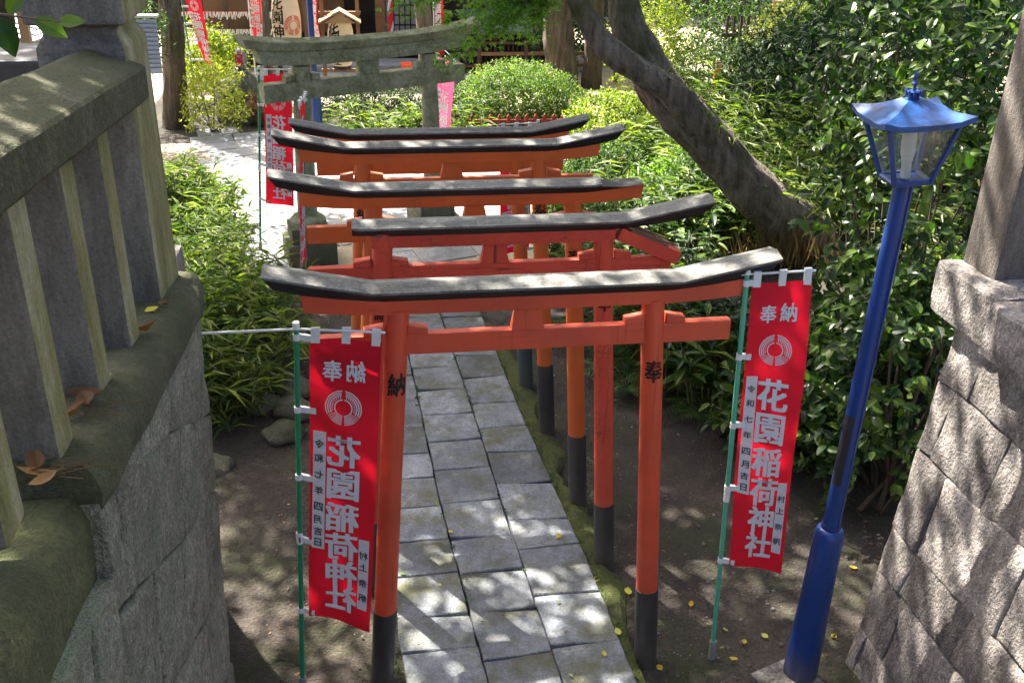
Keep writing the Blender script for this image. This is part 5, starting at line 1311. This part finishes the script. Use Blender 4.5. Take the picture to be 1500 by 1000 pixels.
for s in (-1, 1):
    o = MB().box((0, 0, 0), (0.46, 0.5, 0.03)).build('roof_slope', MT['pale_wood'], rf, bevel=0.004); o.location = (s*0.19, 0, 0); o.rotation_euler = (0, s*0.5, 0)
MB().prism([(-0.30, -0.12), (0.30, -0.12), (0.0, 0.07)], 'y', -0.19, -0.16).build('gable_board', MT['pale_wood'], rf)

# hanging and standing banners farther back
banner('banner', (-2.03, 7.2, -0.02), (-1.85, 7.1, 2.16), (-1.80, 7.09, 2.11), (-1.49, 7.05, 2.12), (-1.90, 7.09, 0.62), (-1.58, 7.05, 0.60), MT['green_plastic'], True, 'red banner with mirrored writing in front of the stone torii left pillar', month='一', seed=0.6)
banner('banner', (-1.47, 5.5, -0.02), (-1.27, 5.35, 2.24), (-1.28, 5.33, 2.20), (-1.325, 5.0, 2.20), (-1.40, 5.33, 0.45), (-1.44, 4.98, 0.42), MT['green_plastic'], True, 'red banner turned almost edge on left of the torii row', seed=1.9)
banner('banner', (1.16, 6.1, -0.02), (1.14, 6.1, 1.76), (1.08, 6.09, 1.72), (0.72, 6.06, 1.72), (1.08, 6.09, 0.30), (0.74, 6.06, 0.30), MT['green_plastic'], False, 'red banner glimpsed between the right posts of the torii row', seed=2.9)
banner('banner', (0.36, 10.4, 0), (0.34, 10.4, 1.95), (0.38, 10.38, 1.72), (0.66, 10.3, 1.62), (0.38, 10.38, 0.25), (0.52, 10.3, 0.2), MT['white_plastic'], False, 'pink banner hanging behind the stone torii right pillar', cloth='cloth_pink', seed=3.3)
banner('banner', (-3.72, 14.6, 0), (-3.78, 14.6, 2.2), (-3.74, 14.6, 2.15), (-3.44, 14.5, 2.15), (-3.52, 14.6, 0.92), (-3.34, 14.5, 0.86), MT['green_plastic'], True, 'tilted red banner hanging over the pale shrubs at upper left', seed=4.1)
banner('banner', (-2.74, 15.9, 0), (-2.76, 15.9, 2.4), (-2.72, 15.88, 2.35), (-2.50, 15.8, 2.35), (-2.72, 15.88, 0.9), (-2.50, 15.8, 0.9), MT['white_plastic'], False, 'narrow red banner behind the fox statue by the first paper lantern', seed=4.7)
banner('banner', (-1.62, 16.3, 0), (-1.62, 16.3, 2.4), (-1.60, 16.28, 2.35), (-1.46, 16.1, 2.35), (-1.60, 16.28, 0.8), (-1.46, 16.1, 0.8), MT['white_plastic'], False, 'slim red banner close left of the distant blue lamp pole', seed=5.7)
banner('banner', (0.86, 17.0, 0), (0.86, 17.0, 2.4), (0.88, 16.98, 2.35), (1.06, 16.9, 2.35), (0.88, 16.98, 0.62), (1.06, 16.9, 0.62), MT['white_plastic'], False, 'slim red banner in front of the dark hall right of the bell', seed=6.3)

# fortune paper racks at upper left
rk = empty('fortune_paper_rack', (-3.35, 17.2, 0), 0, 'dark timber rack tied full of white fortune papers at upper left', 'rack')
for x in (-1.0, 0.0, 1.0): MB().box((x, 0, 0.85), (0.09, 0.09, 1.7)).build('rack_post', MT['dark_wood'], rk, bevel=0.006)
for z in (0.72, 1.06, 1.40):
    MB().box((0, -0.03, z), (2.2, 0.04, 0.05)).build('rack_rail', MT['bib_red'] if z > 1.2 else MT['brown_wood'], rk)
mb = MB()
for z in (0.72, 1.06, 1.40):
    for i in range(64):
        x = -1.05 + 2.1*i/63 + rnd.uniform(-0.01, 0.01); l = rnd.uniform(0.08, 0.16)
        mb.box((x, -0.06+rnd.uniform(-0.02, 0.01), z+0.03-l/2), (0.022, 0.008, l), Matrix.Rotation(rnd.uniform(-0.35, 0.35), 3, 'Y'))
o = mb.build('fortune_papers', MT['white_paper'], rk); o['kind'] = 'stuff'
# seated fox statue with red bib on a rock pile
fx = empty('fox_statue', (-2.82, 14.0, 0.86), 0, 'small stone fox wearing a red bib on a pile of rocks', 'statue')
mb = MB()
mb.tube([(0, 0.06, 0.0), (0, 0.05, 0.08), (0, 0.0, 0.20), (0, -0.03, 0.28), (0, -0.035, 0.33)], [0.07, 0.085, 0.06, 0.042, 0.04], 12)
mb.tube([(0, 0.0, 0.335), (0, -0.04, 0.345), (0, -0.09, 0.325), (0, -0.13, 0.312)], [0.045, 0.05, 0.03, 0.012], 10)
for s in (-1, 1):
    mb.tube([(s*0.028, -0.01, 0.37), (s*0.034, -0.01, 0.43)], [0.018, 0.003], 6)
    mb.tube([(s*0.035, -0.045, 0.2), (s*0.035, -0.07, 0.1), (s*0.035, -0.075, 0.02), (s*0.035, -0.10, 0.01)], [0.024, 0.018, 0.017, 0.018], 8)
    mb.tube([(s*0.06, 0.05, 0.07), (s*0.07, -0.01, 0.05), (s*0.065, -0.05, 0.015)], [0.045, 0.04, 0.02], 8)
mb.tube([(0.05, 0.1, 0.03), (0.09, 0.14, 0.12), (0.07, 0.15, 0.24), (0.04, 0.14, 0.32)], [0.022, 0.04, 0.045, 0.006], 8)
mb.build('body', MT['grey_stone'], fx, smooth=True, angle=180)
MB().add([(-0.07, -0.045, 0.27), (0.07, -0.045, 0.27), (0.06, -0.09, 0.11), (0, -0.10, 0.085), (-0.06, -0.09, 0.11)], [(0, 1, 2, 3, 4)]).tube([(0.055*math.cos(a), -0.025+0.045*math.sin(a), 0.275) for a in np.linspace(0, 6.28, 14)], 0.010, 6).build('bib', MT['bib_red'], fx)
MB().box((0, 0, -0.05), (0.24, 0.34, 0.10)).build('plinth', MT['grey_stone'], fx, bevel=0.01)
for i, (x, y, z, r) in enumerate([(-2.82, 14.05, 0.40, 0.42), (-3.05, 13.75, 0.16, 0.24), (-2.62, 13.75, 0.16, 0.26), (-2.45, 13.6, 0.10, 0.2), (-2.85, 13.62, 0.12, 0.22), (-2.35, 13.95, 0.14, 0.24)]):
    rock((x, y, z), r, 'rock', 'weathered rock in the pile under the fox statue', 20+i, 'rocks under the fox statue', 0.95)
shrub('orange_leaved_shrub', (-2.5, 13.35, 0.35), 'brown_leaf', (0.2, 0.2, 0.28), 90, 6, 0.06, 0.4, 350, 'small orange leaved shrub in front of the fox rock pile', -0.6)
# low red picket fences round the hedge
for (x0, y0, x1, y1, lab) in ((0.95, 12.05, 3.1, 12.0, 'low red picket fence at the foot of the clipped hedge'), (-0.1, 12.2, 0.85, 12.15, 'short red picket fence behind the grass inside the stone torii')):
    f = empty('picket_fence', (x0, y0, 0), math.atan2(y1-y0, x1-x0), lab, 'fence', 'low red fences'); ln = math.hypot(x1-x0, y1-y0); n = int(ln/0.15)
    for z in (0.16, 0.36): MB().box((ln/2, 0.02, z), (ln, 0.025, 0.04)).build('rail', MT['fence_red'], f)
    pm_ = MB().prism([(-0.03, 0), (0.03, 0), (0.03, 0.44), (0, 0.48), (-0.03, 0.44)], 'y', -0.03, 0.0).mesh('picket', MT['fence_red'])
    for i in range(n+1):
        o = link('picket', pm_, f); o.location = (ln*i/n, 0, 0)
# grey blue board screen beyond the left end post
sc = empty('slatted_screen', (-3.80, 11.0, 0), 0, 'grey blue weatherboard screen just right of the left end post', 'screen')
for i in range(12):
    o = MB().box((0, 0, 0), (0.40, 0.018, 0.085)).build('board', MT['grey_board'], sc, bevel=0.003); o.location = (0.0, 0, 1.42+0.062*i); o.rotation_euler = (0.28, 0, 0)
MB().box((0, 0.01, 2.19), (0.48, 0.12, 0.035)).build('cap_board', MT['pale_tile'], sc, bevel=0.004)
MB().box((-0.12, 0.04, 1.05), (0.06, 0.06, 2.2)).build('screen_post', MT['dark_wood'], sc, bevel=0.004)
# pale tiled roof and dark wall cap, top left
tr_ = empty('tiled_roof', (-4.9, 8.2, 2.3), 0, 'pale sunlit tiled roof in the top left corner', 'roof')
for j in range(13):
    mb = MB(); rings = []
    for i in range(41):
        x = -1.2+2.4*i/40; w = 0.022*math.sin(x*26)
        rings.append([(x, 0.0, w), (x, 0.13, w+0.045), (x, 0.13, w+0.065), (x, -0.01, w+0.022)])
    mb.loft(rings); o = mb.build('tile_row', MT['pale_tile'], tr_, smooth=True); o.location = (0, 0.11*j, 0.052*j)
MB().box((0, 0.75, -0.1), (2.2, 1.3, 0.1), Matrix.Rotation(0.43, 3, 'X')).box((0, 0.9, -1.2), (2.0, 1.0, 2.2)).build('roof_base', MT['dark_wood_x'], tr_)
MB().box((0.42, -0.25, -0.2), (0.10, 0.10, 4.2)).build('corner_post', MT['pale_wood'], tr_, bevel=0.006)
dc = empty('wall_cap', (-2.75, 1.5, 0), 0, 'dark stone block wall behind the left balustrade rail', 'wall')
MB().box((0, 0, 1.55), (0.9, 0.4, 3.1)).build('wall_core', MT['mortar'], dc, bevel=0.01); MB().box((0, 0, 3.21), (1.1, 0.56, 0.20)).build('cap_stone', MT['sleeve_black'], dc, bevel=0.02)
# sprig of big leaves close to the camera, top left
sg = empty('camellia_sprig', (-1.75, -1.5, 3.86), 0, 'sprig of large green leaves in front of the pale roof at top left', 'branch')
MB().tube([(-0.35, 0.05, 0.12), (-0.1, 0.02, 0.07), (0.10, 0, 0.045), (0.22, 0, 0.03)], [0.006, 0.004, 0.003, 0.001], 5).build('twig', MT['twig'], sg)
for (x, z, ax, az, s) in [(-0.12, 0.06, 0.2, -1.0, 0.10), (-0.02, 0.06, -0.3, -1, 0.115), (0.05, 0.05, 0.35, -0.95, 0.11), (0.08, 0.05, 0.5, 0.6, 0.075), (0.14, 0.04, 0.9, -0.5, 0.09), (-0.05, 0.065, 0.4, 0.8, 0.08), (0.2, 0.03, 0.9, 0.1, 0.07), (-0.2, 0.09, -0.3, -1, 0.11)]:
    a = Vector((ax, rnd.uniform(-0.3, 0.1), az)).normalized(); n_ = Vector((rnd.uniform(-0.4, 0.4), -1, 0.5)); n_ = (n_-a*a.dot(n_)).normalized(); x_ = a.cross(n_)
    o = link('leaf', base_leaf[rnd.randrange(4)], sg); o.matrix_local = Matrix.Translation((x, 0, z)) @ Matrix((x_, a, n_)).transposed().to_4x4() @ Matrix.Scale(s, 4)
# small green roofed stall, slatted screens and board wall right of the hall
sh = empty('roofed_stall', (2.2, 17.4, 0), 0, 'low green roofed stall with dark lattice right of the hall', 'stall')
MB().prism([(-0.5, 1.02), (-0.5, 1.08), (0.3, 1.42), (0.3, 1.36)], 'x', -0.75, 0.75).build('roof', MT['green_roof'], sh)
for x in (-0.65, 0.0, 0.65): MB().box((x, -0.1, 0.55), (0.06, 0.06, 1.15)).build('post', MT['dark_wood'], sh)
for z in (0.30, 0.55, 0.78): MB().box((0, -0.13, z), (1.5, 0.03, 0.05)).build('lattice_rail', MT['brown_wood'], sh)
for i in range(15): MB().box((-0.68+i*0.097, -0.10, 0.5), (0.022, 0.02, 0.9)).build('lattice_slat', MT['dark_wood'], sh)
MB().box((0, 0.35, 0.6), (1.4, 0.05, 1.2)).build('back_board', MT['near_black'], sh)  # near black board closing the stall behind its lattice
bw_ = empty('board_wall', (3.35, 19.0, 0), 0, 'cream horizontal board wall beside the thick trunk', 'wall')
for i in range(14): MB().box((0, 0, 0.06+0.115*i), (1.5, 0.03, 0.108), Matrix.Rotation(-0.06, 3, 'X')).build('board', MT['cream_board'], bw_)
MB().box((0, 0.05, 0.8), (1.46, 0.05, 1.6)).build('backing', MT['dark_wood'], bw_)
rl = empty('timber_railing', (3.2, 16.9, 0), 0, 'weathered timber railing behind the clipped hedge', 'railing')
for z in (0.38, 0.62): MB().box((0.6, 0, z), (4.2, 0.06, 0.07)).build('rail', MT['brown_wood'], rl, bevel=0.005)
for i in range(5): MB().box((-1.4+i*1.0, 0.0, 0.38), (0.08, 0.08, 0.76)).build('post', MT['dark_wood'], rl, bevel=0.005)
gt = empty('timber_gate', (7.4, 16.2, 0), 0, 'dark timber gate with a red orange post at upper right', 'gate')
for i in range(7): MB().box((-0.45+i*0.15, 0, 0.75), (0.05, 0.04, 1.5)).build('bar', MT['dark_wood'], gt)
for z in (0.25, 1.1): MB().box((0, 0.03, z), (1.1, 0.04, 0.08)).build('rail', MT['dark_wood_x'], gt)
MB().box((0.62, 0, 0.9), (0.2, 0.2, 1.8)).build('post', MT['brown_wood'], gt, bevel=0.01)
MB().box((-0.62, -0.2, 0.3), (0.12, 0.12, 0.6)).build('red_post', MT['red_box'], gt, bevel=0.01)
# far wall closing the precinct
fb = empty('precinct_wall', (0, 27, 0), 0, 'dark boarded precinct wall far behind the trees', 'wall')
MB().box((0, 0, 1.6), (60, 0.3, 3.2)).build('wall_boards', MT['dark_wood'], fb)
for i in range(9):
    shrub('evergreen_shrub', (3.5+i*1.7, 18.6+1.2*math.sin(i*2.1), 1.0), 'dark_green' if i % 2 else 'azalea', (1.2, 0.9, 1.3), 500, 6, 0.12, 0.4, 360+i, 'evergreen shrub in the far row before the precinct wall', -0.7, 'far evergreen row')

# ------------------------------------------------------------------ tell look-alikes of small groups apart by their place
ONES = ['', 'first', 'second', 'third', 'fourth', 'fifth', 'sixth', 'seventh', 'eighth', 'ninth', 'tenth', 'eleventh', 'twelfth', 'thirteenth', 'fourteenth', 'fifteenth', 'sixteenth', 'seventeenth', 'eighteenth', 'nineteenth', 'twentieth']
def ordw(i):
    return ONES[i] if i <= 20 else ({2: 'twenty', 3: 'thirty', 4: 'forty', 5: 'fifty'}[i//10] + ' ' + ONES[i % 10] if i % 10 else {3: 'thirtieth', 4: 'fortieth', 5: 'fiftieth'}[i//10])
LANDMARKS = [('the leaning trunk foot', (4.1, 5.0)), ('the right post of the second gate', (0.74, 0.9)), ('the right post of the farthest gate', (0.6, 3.45)), ('the blue lamp foot', (1.66, -0.27)), ('the yellow green shrub', (3.05, 9.9)),
             ('the clipped hedge', (1.98, 13.0)), ('the right post of the nearest gate', (0.78, 0.0)), ('the left banner pole', (-1.25, 0.0)), ('the mirrored banner by the stone torii', (-2.03, 7.1)), ('the edge on banner', (-1.5, 5.35)), ('the stone torii right pillar', (0.09, 7.6)), ('the right banner pole', (1.19, 0.0)), ('the row of rocks', (-1.45, 3.2))]
bpy.context.view_layer.update()
def image_x(o):
    d = o.matrix_world.translation - M.translation
    return d.dot(r2)/max(d.dot(fw), 0.01)
byl = {}
for o in COL.objects:
    if o.parent is None and o.get('label'): byl.setdefault(o['label'], []).append(o)
for lab, os_ in byl.items():
    if 1 < len(os_) <= 13:
        for i, o in enumerate(sorted(os_, key=image_x)): o['label'] = ordw(i+1) + ' from the left, ' + lab
    elif len(os_) > 13:
        near = {}
        for o in os_:
            d, nm = min((math.hypot(o.location.x-p[0], o.location.y-p[1]), nm) for nm, p in LANDMARKS)
            near.setdefault(nm, []).append((d, o))
        short = {'bamboo_grass': 'bamboo grass clump', 'leafy_plant': 'long leaved plant', 'low_shrub': 'small leaved shrub', 'fallen_leaf': 'tiny dry leaf'}.get(os_[0].name.split('.')[0], 'plant')
        if 'tall' in lab: short = 'tall feathery ' + short
        for nm, lst in near.items():
            for i, (d, o) in enumerate(sorted(lst, key=lambda q: q[0])):
                o['label'] = short + ((' ' + ordw(i+1) + ' nearest to ') if i else ' nearest to ') + nm
